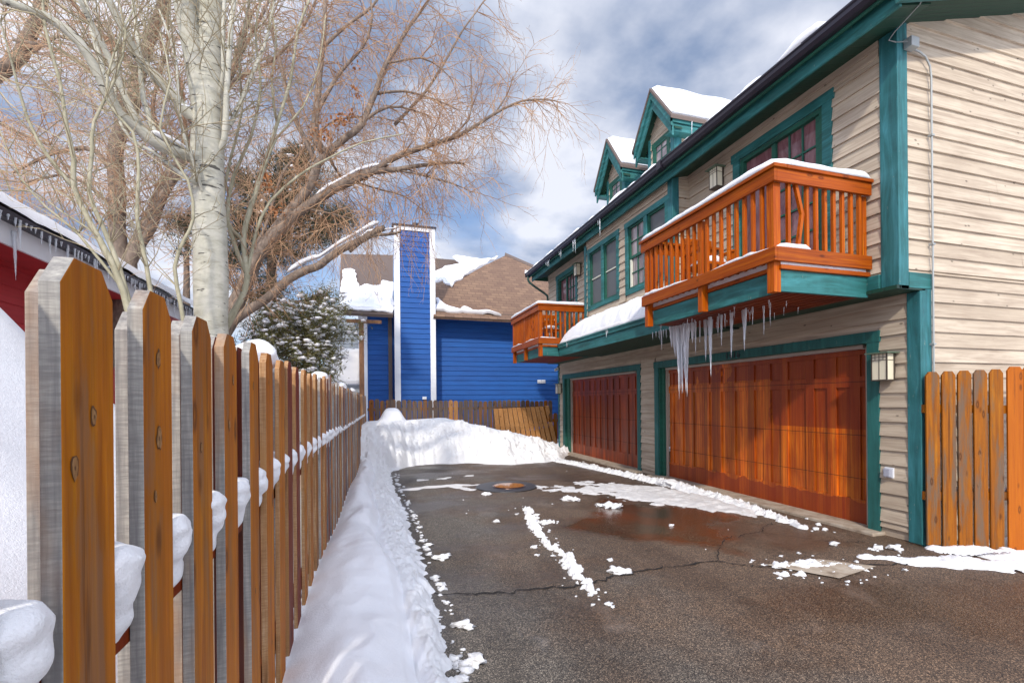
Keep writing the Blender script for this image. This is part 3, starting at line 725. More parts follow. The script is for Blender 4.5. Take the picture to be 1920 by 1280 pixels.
def slider(y0,y1,z0,z1,right_cur=True):
    X=U; f=MB(); p=X-.03; t=.13
    f.box(p-.006,X,y0-.03,y1+.03,z1-t,z1); f.box(p,X,y0,y0+t,z0,z1-t); f.box(p,X,y1-t,y1,z0,z1-t)
    fo=f.build('sliding_door',M['teal'],H,bevel=.003)
    s=MB(); a,b=y0+t,y1-t; zt=z1-t; xf=X+.0
    s.box(xf,xf+.09,a,a+.06,z0,zt); s.box(xf,xf+.09,b-.06,b,z0,zt); s.box(xf,xf+.09,a+.06,b-.06,zt-.06,zt); s.box(xf,xf+.09,a+.06,b-.06,z0,z0+.08)
    m_=(a+b)/2+.10
    s.box(xf+.03,xf+.07,m_-.035,m_+.035,z0+.08,zt-.06); s.box(xf+.035,xf+.06,a+.06,a+.14,z0+.08,zt-.06)
    s.build('frame',M['teald'],fo,bevel=.002)
    g=MB(); g.box(xf+.068,xf+.075,a+.1,b-.06,z0+.05,zt-.05); g.build('glass_panel',M['glass_cur'],fo)
    q=MB(); aa,bb=a+.14,m_-.035
    for i in (1,2): yy=aa+(bb-aa)*i/3; q.box(xf+.05,xf+.066,yy-.012,yy+.012,z0+.1,zt-.06)
    for i in range(1,6): zz=z0+.1+(zt-z0-.16)*i/6; q.box(xf+.048,xf+.064,aa,bb,zz-.012,zz+.012)
    q.build('muntin_grid',M['teald'],fo)
    return fo
slider(4.40,6.05,3.02,5.44); slider(11.85,13.38,3.02,5.42)
# ---- garage doors
def garage(y0,y1,zt,lines,mat,yt0,yt1,label):
    f=MB(); p=W-.03; t=.13
    f.box(p-.004,W,yt0-.015,yt1+.015,zt+.02,zt+.155)
    f.box(p,W,yt0,yt0+.14,0,zt+.02); f.box(p,W,yt1-.14,yt1,0,zt+.02)
    f.cur=1
    f.box(W,6.02,yt1-.16,yt1-.14,0,zt+.02); f.box(W,6.02,yt0+.14,yt0+.16,0,zt+.02); f.box(W,6.02,yt0+.14,yt1-.14,zt+.02,zt+.04)
    f.cur=2
    f.box(5.905,5.945,y1+.002,y1+.045,0,zt); f.box(5.905,5.945,y0-.045,y0-.002,0,zt); f.cur=1; f.box(5.86,5.95,y1+.047,yt1-.162,0,zt+.018); f.cur=2; f.box(5.87,5.95,y0,y1,zt-.03,zt+.015)
    fo=f.build('door_frame',[M['teal_shade'],M['teald'],M['trimtan']],H,bevel=.002)
    d=MB(); X=5.97
    d.box(X,X+.03,y0,y1,.02,zt-.03)
    L=sorted(lines); st=.0
    d.box(X-.022,X-.0005,y0,y1,.02,.33); d.box(X-.022,X-.0005,y0,y1,zt-.10,zt-.03); 
    rails=(1.76,1.90)
    ys=[y0]+L+[y1]; pan=[]
    for i in range(len(ys)-1):
        a,b=ys[i],ys[i+1]; sw=min(.13,(b-a)*.42)
        # stile occupies the near side of every bay
        d.box(X-.0221,X-.0005,a,a+sw,.33,zt-.10)
        d.box(X-.022,X-.0005,a+sw,b,rails[0],rails[1])
        pan.append((a+sw,b))
    d.build('garage_door',mat,H,bevel=.003,label=label)
    s=MB()
    for z in (.60,1.15,1.83): s.box(X-.0232,X-.021,y0,y1,z-.003,z+.003)
    s.build('door_seam',M['crack'],H)
M['trimtan']=simple('door_stop_tan',(.36,.29,.24),.6)
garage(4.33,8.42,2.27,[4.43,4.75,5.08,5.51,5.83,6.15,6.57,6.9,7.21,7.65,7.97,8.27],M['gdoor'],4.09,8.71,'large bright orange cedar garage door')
garage(9.58,13.29,2.28,[9.72,10.04,10.46,10.78,11.1,11.49,11.81,12.12,12.53,12.85,13.22],M['gdoor2'],9.25,13.70,'smaller dark red cedar garage door')
# house number on the head trim
cu=bpy.data.curves.new('number','FONT'); cu.body='1416'; cu.size=.15; cu.extrude=.006; cu.align_x='CENTER'; cu.space_character=1.15
to=bpy.data.objects.new('tmp_text',cu); COL.objects.link(to)
bpy.context.view_layer.update()
dg=bpy.context.evaluated_depsgraph_get(); me=bpy.data.meshes.new_from_object(to.evaluated_get(dg)); bpy.data.objects.remove(to)
me.transform(Matrix.Translation(Vector((5.782,6.43,2.305)) - ORG[H.name].to_4d().to_3d()) @ Matrix.Rotation(R(-90),4,'Z') @ Matrix.Rotation(R(90),4,'X'))
me.materials.clear(); me.materials.append(M['black'])
no=bpy.data.objects.new('house_number',me); COL.objects.link(no); no.parent=H
# ---- dormers
def dormer(yc,hw,zp,zt):
    xo=5.5; xw=5.75
    D=sub_empty('dormer',H)
    # walls
    wh=hw-.24; zb=5.9
    zs=lambda y: zp-.22-(abs(y-yc))*((zp-zt)/hw)
    mb=MB()
    siding(mb,'X',xw,yc-wh,yc+wh,zb,zp-.5,EX,0,[(yc-.27,yc+.27,zb,6.95)],seed=21)
    mb.hexa([(xw,yc-wh,zb),(xw+.05,yc-wh,zb),(xw+.05,yc+wh,zb),(xw,yc+wh,zb)],[(xw,yc-wh,zt+.1),(xw+.05,yc-wh,zt+.1),(xw+.05,yc+wh,zt+.1),(xw,yc+wh,zt+.1)])
    mb.prism([(xw,yc-wh,zt+.1),(xw,yc+wh,zt+.1),(xw,yc,zp-.15)],(.05,0,0))
    # gable infill siding
    z=7.0
    while z<zp-.3:
        h2=min(wh,max(0,(zp-.15-z-EX))/((zp-zt)/hw)); 
        if h2>.03: mb.quad((xw-.017,yc+h2,z),(xw-.017,yc-h2,z),(xw-.003,yc-h2,z+EX),(xw-.003,yc+h2,z+EX)); mb.quad((xw,yc+h2,z),(xw,yc-h2,z),(xw-.017,yc-h2,z),(xw-.017,yc+h2,z))
        z+=EX
    siding(mb,'Y',yc-wh,xw,8.2,zb,zt+.1,EX,0,seed=22)
    mb.box(xw,8.4,yc-wh,yc-wh+.04,zb,zt+.1); mb.box(xw,8.4,yc+wh-.04,yc+wh,zb,zt+.1)
    mb.build('dormer_wall',M['beige'],D)
    mb=MB(); mb.box(xw-.03,xw,yc-wh-.03,yc-wh+.10,zb,zt+.1); mb.box(xw,xw+.14,yc-wh-.03,yc-wh,zb,zt+.1); mb.build('corner_board',M['tealv'],D,bevel=.003); mb=MB(); mb.box(xw-.03,xw,yc+wh-.08,yc+wh+.02,zb,zt+.1)
    mb.build('corner_board',M['tealv'],D,bevel=.003)
    # window
    mb=MB(); y0,y1=yc-.31,yc+.27; z1=6.98
    mb.box(xw-.035,xw-.004,y0-.03,y1+.03,z1-.12,z1); mb.box(xw-.03,xw-.004,y0,y0+.10,zb,z1-.12); mb.box(xw-.03,xw-.004,y1-.10,y1,zb,z1-.12)
    for i in (1,): yy=y0+.1+(y1-y0-.2)*i/2; mb.box(xw-.015,xw-.004,yy-.01,yy+.01,zb,z1-.12)
    for i in range(4): zz=6.15+i*.2; mb.box(xw-.014,xw-.004,y0+.1,y1-.1,zz-.01,zz+.01)
    mb.build('window_trim',M['teald'],D)
    mb=MB(); mb.box(xw-.006,xw-.002,y0+.09,y1-.09,zb,z1-.11); mb.build('pane',M['glass_pale'],D)
    # roof planes & layered rake boards
    sl=(zp-zt)/hw; n=Vector((0,sl,1)).normalized()
    for sgn in(-1,1):
        e=yc+sgn*hw
        def slab(mb,x0,x1,o0,o1,ext=0,cut=0):
            # o0,o1 vertical offsets below the roof line
            ye=e+sgn*ext
            mb.hexa([(x0,yc,zp-o1),(x1,yc,zp-o1),(x1,ye,zt-sl*ext-o1+cut),(x0,ye,zt-sl*ext-o1+cut)] if sgn>0 else [(x0,yc,zp-o1),(x0,ye,zt-sl*ext-o1+cut),(x1,ye,zt-sl*ext-o1+cut),(x1,yc,zp-o1)],
                    [(x0,yc,zp-o0),(x1,yc,zp-o0),(x1,ye,zt-sl*ext-o0),(x0,ye,zt-sl*ext-o0)] if sgn>0 else [(x0,yc,zp-o0),(x0,ye,zt-sl*ext-o0),(x1,ye,zt-sl*ext-o0),(x1,yc,zp-o0)])
        r=MB(); slab(r,xo-.02,9.2,-.02,.04,.03); r.build('dormer_roof',M['brownroof'],D)
        r=MB(); slab(r,xo,xo+.035,.042,.20); r.build('rake_board',M['teal'],D,bevel=.003)
        r=MB(); slab(r,xo+.037,xo+.075,.15,.40,-.02); r.build('rake_board',M['teal'],D,bevel=.003)
        r=MB(); slab(r,xo+.08,xw,.22,.24); r.build('soffit',M['soffit'],D)
        r=MB(); yy=e; r.box(xo+.0,9,min(yy,yy-sgn*.03),max(yy,yy-sgn*.03),zt-.13,zt-.045); r.box(xo+.037,9,min(yy-sgn*.03,yy-sgn*.06),max(yy-sgn*.03,yy-sgn*.06),zt-.28,zt-.135); r.box(xo+.04,9,min(yy-sgn*.06,yc+sgn*wh),max(yy-sgn*.06,yc+sgn*wh),zt-.28,zt-.26)
        r.build('fascia_board',M['teal'],D,bevel=.003)
        s=MB(); m0=.05; e2=e-sgn*.02
        pts=[]; K=26; J=8
        base=0; xs=[xo+.03+(9.0-xo)*i/K for i in range(K+1)]
        for i,x in enumerate(xs):
            for j in range(J+1):
                t=j/J; y=yc+sgn*(hw)*t*.98; th=.075*(min(1,(i+.5)*1.2)**.5)*(1 if j<J else .25)*(1+.25*mnoise.noise(Vector((x*2,y*3,1))))
                if i==0: th=.01
                s.v.append((x,y,zp-sl*abs(y-yc)+.02+th*1.4))
        for i in range(K):
            for j in range(J):
                a=i*(J+1)+j; q=(a,a+J+1,a+J+2,a+1); s.f.append(q if sgn>0 else q[::-1]); s.m.append(0)
            a=i*(J+1)+J; s.v.append((xs[i],s.v[a][1],s.v[a][2]-.12)); s.v.append((xs[i+1],s.v[a+J+1][1],s.v[a+J+1][2]-.12))
            s.f.append((a,a+J+1,len(s.v)-1,len(s.v)-2)); s.m.append(0)
        SN.append((s,yc,sgn))
SN=[]
dormer(8.31,.67,7.93,7.03); dormer(10.16,.65,7.90,7.0)
names={(8.31,-1):'smooth snow on the near slope of the nearer dormer',(8.31,1):'snow on the far slope of the nearer dormer',(10.16,-1):'smooth snow on the near slope of the farther dormer',(10.16,1):'snow on the far slope of the farther dormer'}
for s,yc,sgn in SN: s.build('roof_snow',M['snow'],smooth=True,label=names[(yc,sgn)],cat='snow')
# main roof snow with lumpy edge above the gutter
def rs_z(x,y):
    e=4.93+.06*fbm(0,y*1.5,3,3); u=x-e
    if u<0: return rz(x)-.03
    hm=.16+.10*max(0,fbm(2,y*1.2,8,3))+.07*fbm(1,y*3.4,2,2)
    if 7.6<y<9.1 or 9.5<y<10.9: hm*=1.1
    return rz(x)+.03+hm*min(1,(u/.16))**.5
mb_o=field('roof_snow',[4.86+i*.03 for i in range(12)]+lin(5.25,10.6,22),lin(3.32,14.2,380),rs_z,M['snow'],kind=None,label='lumpy snow along the main roof above the long gutter',cat='snow')
# gutter edge snow
for (a,b,h,lab) in ((3.9,4.6,.1,'nearest'),(10.4,14.2,.05,'farthest')):
    mb=MB(); ribbon(mb,[(4.83,a,5.71),(4.83,b,5.71)],.09,h,seed=a,amp=.6); mb.build('gutter_snow',M['snow'],smooth=True,label='thin snow lying in the %s stretch of the roof gutter'%lab,cat='snow')
# pent roof snow
def pent_z(x,y):
    e=PX+.0+.02*fbm(0,y*4,1,3); u=x-e
    endf=min(1,max(0,(py1-y+.02)/.7))**.5
    if u<0: return 3.05
    base=3.07+.80*(x-PX)
    th=(.24*min(1,u/.14)**.55)*(.3+.7*endf)+.03*fbm(x*5,y*5,2,4)
    top=3.62+.05*fbm(y*2,1,5,3)
    return min(base+th,top+.0) if u>0.01 else 3.07
field('pent_roof_snow',lin(PX-.005,B-.03,30),lin(6.42,py1+.0,230),lambda x,y: pent_z(x,y),M['snow'],kind=None,label='thick snow heaped on the small pent roof under the bay windows',cat='snow')
mb=MB(); ribbon(mb,[(PX+.05,6.4,3.05),(PX+.05,py1-.02,3.05)],.13,.10,seed=4,amp=.25); mb.build('pent_edge_snow',M['snow_rough'],smooth=True,label='rough snow lip along the front edge of the pent roof',cat='snow')
# ---- balconies
def balcony(y0,y1,mids,small=False,brk=None):
    X0=4.13; X1=U-.031; b=sub_empty('balcony',H)
    X1r = X1 if not small else X1
    def bd(n,mat,*bs,bev=.004,lab=None):
        m=MB()
        for q in bs: m.box(*q)
        return m.build(n,mat,b,bevel=bev,label=lab)
    bd('rim_board',M['teal'],(X0+.08,X0+.12,y0+.0,y1-.1,2.77,3.0))
    bd('rim_board',M['teal'],(X0+.12,X1,y0,y0+.04,2.77,3.0))
    bd('rim_board',M['teal'],(X0+.12,X1,y1-.14,y1-.10,2.77,3.0))
    bd('deck_edge',M['deckh'],(X0+.055,X1,y0-.03,y1-.08,3.002,3.05))
    # joists and deck boards seen from below
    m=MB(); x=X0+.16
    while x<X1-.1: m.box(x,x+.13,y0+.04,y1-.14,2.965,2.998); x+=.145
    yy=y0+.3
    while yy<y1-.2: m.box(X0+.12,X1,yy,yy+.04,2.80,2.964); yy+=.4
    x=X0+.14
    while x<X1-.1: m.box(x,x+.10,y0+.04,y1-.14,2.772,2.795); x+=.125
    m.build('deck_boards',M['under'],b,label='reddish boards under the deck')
    # posts
    for yy in [y0]+mids+[y1-.10]:
        bd('post',M['deck'],(X0-.012,X0+.08,yy,yy+.095 if yy in(y0,) else yy+.085,2.76,3.93))
    bd('post',M['deck'],(X1-.06,X1,y0+.01,y0+.07,3.06,3.93)); bd('post',M['deck'],(X1-.06,X1,y1-.07,y1-.01,3.06,3.93))
    # rails
    bd('bottom_rail',M['deckh'],(X0-.05,X0-.014,y0-.05,y1+.02,3.08,3.23))
    bd('bottom_rail',M['deckh'],(X0-.012,X1,y0-.05,y0-.014,3.08,3.23))
    bd('bottom_rail',M['deckh'],(X0-.012,X1,y1-.004,y1+.03,3.08,3.23))
    bd('top_rail',M['deckh'],(X0-.05,X0-.014,y0-.05,y1+.03,3.92,4.055),(X0-.075,X0+.10,y0-.075,y1+.05,4.057,4.095))
    bd('top_rail',M['deckh'],(X0-.012,X1,y0-.05,y0-.014,3.92,4.055),(X0+.102,X1,y0-.075,y0+.09,4.057,4.095))
    bd('top_rail',M['deckh'],(X0-.012,X1,y1-.004,y1+.03,3.92,4.055),(X0+.102,X1,y1-.09,y1+.05,4.057,4.095))
    # balusters
    first=None
    def bal(x,yy,ln=None):
        nonlocal first
        if first is None:
            m=MB(); m.box(x-.019,x+.019,yy-.019,yy+.019,3.085,4.054)
            first=m.build('baluster',M['deck'],b,bevel=.003); first['_x']=0; del first['_x']; bal.o=(x,yy); return
        o=first.copy(); COL.objects.link(o); o.parent=b; o.location=(x-bal.o[0],yy-bal.o[1],0)
    st=[y0]+mids+[y1-.1]
    for p,q in zip(st,st[1:]):
        n=max(1,round((q-p-.09)/.112)); 
        for i in range(1,n): bal(X0+.006,p+.045+(q-p)*i/n)
    nn=10 
    for i in range(1,nn):
        x=X0+.06+(X1-X0-.06)*i/nn
        if brk and i==brk: 
            m=MB(); m.beam((x-.06,y0+.006,4.05),(x+.06,y0+.0,3.60),.038,.038,up=(0,1,0)); m.build('baluster',M['deck'],b,bevel=.003,label='snapped upper half of a baluster')
            m=MB(); m.beam((x+.055,y0+.0,3.62),(x-.03,y0+.006,3.09),.038,.038,up=(0,1,0)); m.build('baluster',M['deck'],b,bevel=.003,label='snapped lower half of a baluster')
        else: bal(x,y0+.005)
    for i in range(1,12): bal(X0+.06+(X1-X0-.06)*i/12,y1-.02)
    return b
balcony(3.97,6.44,[5.10],False,2)
balcony(11.22,13.55,[12.4],True)
def bal_snow(y0,y1,who,s):
    X0=4.13; X1=U-.04
    mb=MB(); ribbon(mb,[(X1,y0+.0,4.093),(X0+.5,y0+.0,4.093),(X0+.12,y0+.0,4.093),(X0+.015,y0+.05,4.093),(X0+.01,y0+.25,4.093),(X0+.01,y1+.04,4.093)],.17,.085,seed=s,amp=.22); mb.build('rail_snow',M['snow'],smooth=True,label='rounded snow on the top rail of the %s balcony'%who,cat='snow')
    mb=MB(); mb.box(X0+.075,X1-.02,y0-.005,y1-.1,3.051,3.125); mb.build('deck_snow',M['snow'],label='layer of snow on the floor of the %s balcony'%who,cat='snow',bevel=.01)
    mb=MB(); ribbon(mb,[(X0-.015,y0+.0,3.228),(X0-.015,y1,3.228)],.06,.03,seed=s+3,amp=1.2); ribbon(mb,[(X0+.0,y0-.015,3.228),(X0+.45,y0-.015,3.228)],.06,.03,seed=s+5,amp=1.0)
    mb.build('rail_snow',M['snow_rough'],smooth=True,label='uneven snow on the bottom rail of the %s balcony'%who,cat='snow')
bal_snow(3.97,6.44,'nearer large',1); bal_snow(11.22,13.55,'farther small',9)
# balcony chairs
def chair(x,y,who):
    c=thing('patio_chair','brown wooden chair with snow on it, standing on the %s balcony'%who,'chair',(x,y,3.13))
    def b(n,*q):
        m=MB()
        for k in q: m.box(*k)
        m.build(n,M['deck'],c,bevel=.004)
    z=3.13
    b('seat',(x-.24,x+.24,y-.24,y+.24,z+.40,z+.44)); 
    for i in range(5): b('backrest_slat',(x-.22+i*.095,x-.16+i*.095,y+.21,y+.235,z+.44,z+.86)) if i<5 else None
    b('top_slat',(x-.24,x+.24,y+.205,y+.24,z+.80,z+.90))
    for sx in(-1,1):
        for sy in(-1,1): b('leg',(x+sx*.21-.025,x+sx*.21+.025,y+sy*.21-.025,y+sy*.21+.025,z,z+.40))
        b('armrest',(x+sx*.25-.04,x+sx*.25+.04,y-.25,y+.22,z+.60,z+.63)); b('arm_post',(x+sx*.25-.02,x+sx*.25+.02,y-.23,y-.19,z+.40,z+.60))
    m=MB(); ribbon(m,[(x-.23,y,z+.44),(x+.23,y,z+.44)],.42,.12,seed=x+y); m.build('seat_snow',M['snow'],smooth=True,label='cushion of snow on the chair of the %s balcony'%who,cat='snow')
chair(4.75,5.75,'nearer large'); chair(4.75,12.1,'farther small')
# ---- wall lamps
def lamp(X,y,z,label,s=1.0):
    L=thing('wall_lamp',label,'lamp',(X,y,z),'square bronze wall lanterns on the beige house')
    w=.09*s; d=.12*s; h=.155*s; x0=X-.03-d; x1=X-.03
    m=MB(); m.box(X-.03,X,y-w*.9,y+w*.9,z-h*.9,z+h); m.build('back_plate',M['bronze'],L)
    m=MB(); m.box(x0-.05,X-.002,y-w-.04,y+w+.04,z+h,z+h+.012); m.build('cap',M['lamptop'],L)
    m=MB(); m.box(x0+.005,x1,y-w+.005,y+w-.005,z-h+.006,z+h-.002); m.build('glass_shade',M['lampglass'],L)
    m=MB(); t=.006
    for yy in(-w,w-2*t):
        m.box(x0,x0+2*t,y+yy,y+yy+2*t,z-h,z+h)
    m.box(x1-2*t,x1,y-w,y-w+2*t,z-h,z+h); 
    m.box(x0+.0,x0+t,y-w+2*t,y+w-2*t,z-h,z-h+t*1.5); m.box(x0+2*t,x1-2*t,y-w,y-w+t,z-h,z-h+t*1.5); m.box(x0,x1,y-w,y+w,z-h-.004,z-h-.0005)
    m.box(x0+.001,x0+t,y-t/2,y+t/2,z-h+t*2,z+h)
    for zz in(z+h-.045,z+h-.08): m.box(x0+.0015,x0+t-.001,y-w+2*t,y+w-2*t,zz,zz+t); 
    for yy in (-w/2,w/2): m.box(x0+.002,x0+t-.002,y+yy-t/2,y+yy+t/2,z+h-.08,z+h)
    m.box(x0+2*t,x1-2*t,y-w+.0005,y-w+t-.001,z+h-.08,z+h-.08+t)
    m.build('cage',M['bronze'],L)
lamp(W-.016,3.99,1.98,'square bronze lantern with frosted glass beside the large garage door')
lamp(W-.016,13.86,2.0,'small square lantern at the far corner by the smaller garage door')
lamp(U-.016,6.33,5.20,'square lantern on the wall above the nearer balcony')
lamp(U-.016,11.68,5.16,'square lantern on the wall above the farther balcony')
# outlet box
o=thing('outdoor_outlet','grey weatherproof outlet box on the siding right of the large garage door','outlet',(W,3.98,.75))
m=MB(); m.box(W-.035,W-.015,3.93,4.03,.69,.81); m.build('cover_plate',M['white'],o,bevel=.004)
m=MB(); m.box(W-.075,W-.036,3.945,4.02,.70,.80); m.build('lid',simple('clear_grey_plastic',(.35,.36,.42),.15),o,bevel=.01)
# conduit and junction box
c=thing('electrical_conduit','thin grey conduit with a junction box running down the beige gable wall','conduit',(5.95,YC-.05,0))
m=MB(); cy=YC-.055; m.tube([(5.66,cy,5.40),(5.76,cy,5.395),(5.86,cy,5.36),(5.93,cy,5.27),(5.95,cy,5.15),(5.95,cy,3.7),(5.95,cy,1.9),(5.96,cy,.1)],[.0105]*8,8); m.build('pipe',M['grey_metal'],c,smooth=True)
m=MB(); m.box(5.56,5.68,YC-.115,YC-.031,5.385,5.49); m.build('junction_box',M['grey_metal'],c,bevel=.005)
m=MB(); 
for z in(4.5,3.3,2.2): m.box(5.93,5.97,YC-.072,YC-.03,z,z+.02)
m.build('strap',M['grey_metal'],c)
m=MB(); m.tube([(5.52,YC-.1,5.42),(5.47,YC-.02,5.46),(5.42,YC+.02,5.50),(5.40,YC-.05,5.53),(5.39,YC-.15,5.56),(5.33,YC-.34,5.58),(5.27,YC-.44,5.62),(5.25,YC-.45,5.8)],[.006]*8,5); m.build('cable',M['grey_metal'],c)
# camera under small balcony corner
s=thing('security_camera','small white security camera at the far lower corner of the beige house','camera',(W-.08,14.1,2.62))
m=MB(); m.box(W-.06,W-.0,14.0,14.06,2.66,2.74); m.build('bracket',M['bronze'],s)
m=MB(); m.tube([(W-.16,13.98,2.60),(W-.04,14.03,2.66)],[.04,.045],12); m.build('housing',M['white'],s)
m=MB(); m.tube([(W-.165,13.978,2.598),(W-.155,13.98,2.60)],[.022,.022],10); m.build('lens',M['black'],s)
# ---- icicles
rr=random.Random(5)
ICG='icicles hanging from the nearer balcony'
m=MB()
for i in range(34):
    y=6.05+.42*(i/33)+rr.gauss(0,.015); t=(y-6.05)/.42; L=max(.25,1.13*math.exp(-((t-.35)/.33)**2)+rr.uniform(-.12,.1)); icicle(m,(4.62+rr.gauss(0,.03),y,2.80),L,rr.uniform(.015,.032),seed=i)
for i in range(12): 
    y=5.98+.5*i/11; icicle(m,(4.62+rr.gauss(0,.02),y,2.80),.28+.1*rr.random(),.04,seed=90+i)
m.build('icicle_curtain',M['ice_white'],smooth=True,label='wide frozen curtain of merged icicles under the balcony corner',cat='icicles')
spec=[(5.70,.62,.030),(5.78,.35,.018),(5.88,.5,.02),(5.60,.28,.016),(5.50,.85,.034),(5.42,.3,.015),(5.30,.45,.02),(5.22,.22,.014),(5.12,.62,.026),(5.0,.2,.012),(4.92,.55,.028),(4.84,.3,.014),(4.75,.24,.012),(4.66,.38,.014),(4.55,.28,.012),(4.48,.18,.01),(6.52,.10,.010),(6.58,.16,.012),(6.64,.12,.010),(6.70,.33,.016),(6.76,.15,.01),(6.85,.1,.01),(6.95,.13,.01)]
for i,(y,L,r) in enumerate(spec):
    m=MB(); x=4.62+rr.gauss(0,.03) if y<6.6 else 4.6
    icicle(m,(x,y-.0,2.79 if y<6.5 else 2.77),L,r,seed=200+i)
    m.build('icicle',M['ice'],smooth=True,label='thin clear icicle hanging under the nearer balcony beside the ice curtain',cat='icicle',group=ICG)
for i in range(40):
    m_y=4.3+2.2*rr.random(); 
    m=MB(); icicle(m,(4.3+rr.random()*.9,m_y,2.775),.05+.09*rr.random(),.008,seed=300+i); m.build('icicle',M['ice'],label='tiny icicle dripping from the boards under the nearer balcony',cat='icicle',group='tiny icicles under the nearer balcony deck')
for i,(y,L) in enumerate([(9.3,.42),(9.38,.12),(10.6,.36),(10.72,.30),(10.66,.14),(11.5,.22),(11.6,.14),(12.4,.20),(12.5,.14),(12.6,.12)]):
    m=MB(); icicle(m,(4.85,y,5.605),L,.015,seed=400+i); m.build('icicle',M['ice'],smooth=True,label='icicle hanging from the long roof gutter above the bay and far balcony',cat='icicle',group='icicles on the roof gutter')
for i,(y,L) in enumerate([(8.55,.16),(8.5,.09),(10.55,.13)]):
    m=MB(); icicle(m,(PX-.035,y,3.05),L,.014,seed=450+i); m.build('icicle',M['ice'],smooth=True,label='small icicle on the front edge of the pent roof',cat='icicle',group='icicles on the pent roof edge')
m=MB(); icicle(m,(5.95,7.62,6.98),.33,.012,seed=470); m.build('icicle',M['ice'],label='single icicle hanging from the eave of the nearer dormer',cat='icicle')
# ================================================================= FENCES
def picket(mb,x0,x1,y0,y1,z0,z1,ch=.035,lean=0):
    """dog-eared board; mat 0 faces, 1 narrow edges and top"""
    n=len(mb.v); prof=[(y0,z0),(y1,z0),(y1,z1-ch*1.3),(y1-ch,z1),(y0+ch,z1),(y0,z1-ch*1.3)]
    for x in (x0,x1):
        for y,z in prof: mb.v.append((x+lean*(z-z0),y+lean*.5*(z-z0),z))
    mb.f.append(tuple(n+i for i in range(6))[::-1][::-1]); mb.m.append(0)
    mb.f[-1]=tuple(n+i for i in reversed(range(6)))
    mb.f.append(tuple(n+6+i for i in range(6))); mb.m.append(0)
    for i in range(6):
        j=(i+1)%6; mb.f.append((n+i,n+j,n+6+j,n+6+i)); mb.m.append(1)
FN=thing('picket_fence','long stained picket fence with dog eared boards and weathered grey edges along the snow bank','fence',(-.45,7,0))
rr=random.Random(3); y=.88-3*.283; i=0; fr=[]
starts=[.88,1.15,1.43,1.71,2.04,2.34,2.62]
yy=.88-.28
while yy>-1.2: fr.append(yy); yy-=.28
fr+=starts; yy=2.90
while yy<15.4: fr.append(yy); yy+=.285
cnt=0; tailf=MB(); 
for i,y in enumerate(sorted(fr)):
    m=MB(); x=fx(y); zt=1.855+rr.gauss(0,.012 if y>2.5 else .005)
    if y>5: zt-=.01+.004*(y-5)
    if abs(y-5.2)<.1: zt+=.06
    z0=-.02; red=rr.random()<.22 and y>2.6
    picket(m,x-(.028 if y<2.5 else .022),x,y,y+.15+rr.uniform(-.006,.006),z0,zt,.036,rr.gauss(0,.003) if y>2.5 else 0)
    tone=rr.random()
    if -.1<y<6:
        kn={0:[(.11,1.33,.009),(.05,1.47,.011) ]}.get(-1,None)
        near=[(.88,[(.085,1.60,.010),(.030,1.52,.011)]),(1.15,[(.07,1.72,.012),(.07,1.545,.015),(.05,1.42,.008)]),(1.43,[(.06,1.50,.008)]),(1.71,[(.10,1.70,.010),(.05,1.55,.012)])]
        ks=[k for yy_,k in near if abs(yy_-y)<.01]
        ks=ks[0] if ks else [(rr.uniform(.03,.12),rr.uniform(.3,1.75),rr.uniform(.005,.010)) for _ in range(rr.choice([1,2,2,3]))]
        ks=ks+[(rr.uniform(.03,.12),rr.uniform(.5,1.3),rr.uniform(.004,.009))]
        for (ky,kz,kr) in ks:
            for ring,(f_,off_,mi) in enumerate(((1.22,.0010,2),(1.0,.0016,3),(.22,.0021,2))):
                b_=len(m.v); K_=12
                for q_ in range(K_):
                    t_=2*math.pi*q_/K_; w_=1+.45*mnoise.noise(Vector((q_*.9,ky*50,kz*20+ring*.6)))
                    m.v.append((x+off_,y+ky+math.cos(t_)*kr*f_*.75*w_,kz+math.sin(t_)*kr*f_*1.5*w_))
                m.f.append(tuple(range(b_,b_+K_))); m.m.append(mi)
    fm=M['picket_red'] if red else (M['picket_dull'] if tone<.25 and y>2.5 else M['picket']); m.build('picket',[fm,M['picket_edge'] if y<2.2 or rr.random()<.3 else (M['picket_edge_warm'] if rr.random()<.65 else M['picket_edge_dark']),M['knot_dark'],M['knot_light']],FN,bevel=.002)
    cnt+=1
yy=.95-.28*3; bk=[]
while yy<13.0: bk.append(yy); yy+=.283
for y in bk:
    if cnt>=99: break
    m=MB(); x=fx(y)-.064; picket(m,x-.031,x,y+.012,y+.150,-.02,1.85+rr.gauss(0,.012),.036)
    m.build('picket',[M['picket_red'],M['picket_edge']],FN,bevel=.002); cnt+=1
for (z0,z1) in((.35,.44),(1.13,1.225)):
    for a,b in((-1.2,2.6),(2.6,5.2),(5.2,7.8),(7.8,10.4),(10.4,13),(13,15.4)):
        m=MB(); m.hexa([(fx(a)-.063,a,z0),(fx(a)-.03,a,z0),(fx(b)-.03,b,z0),(fx(b)-.063,b,z0)],[(fx(a)-.063,a,z1),(fx(a)-.03,a,z1),(fx(b)-.03,b,z1),(fx(b)-.063,b,z1)]); m.build('rail',M['picket_red'],FN,bevel=.004)
for y in (2.75,5.35,7.9,10.45,13.0):
    m=MB(); x=fx(y); m.box(x-.16,x-.07,y,y+.09,-.05,1.83); m.build('post',M['post_wood'],FN,bevel=.005)
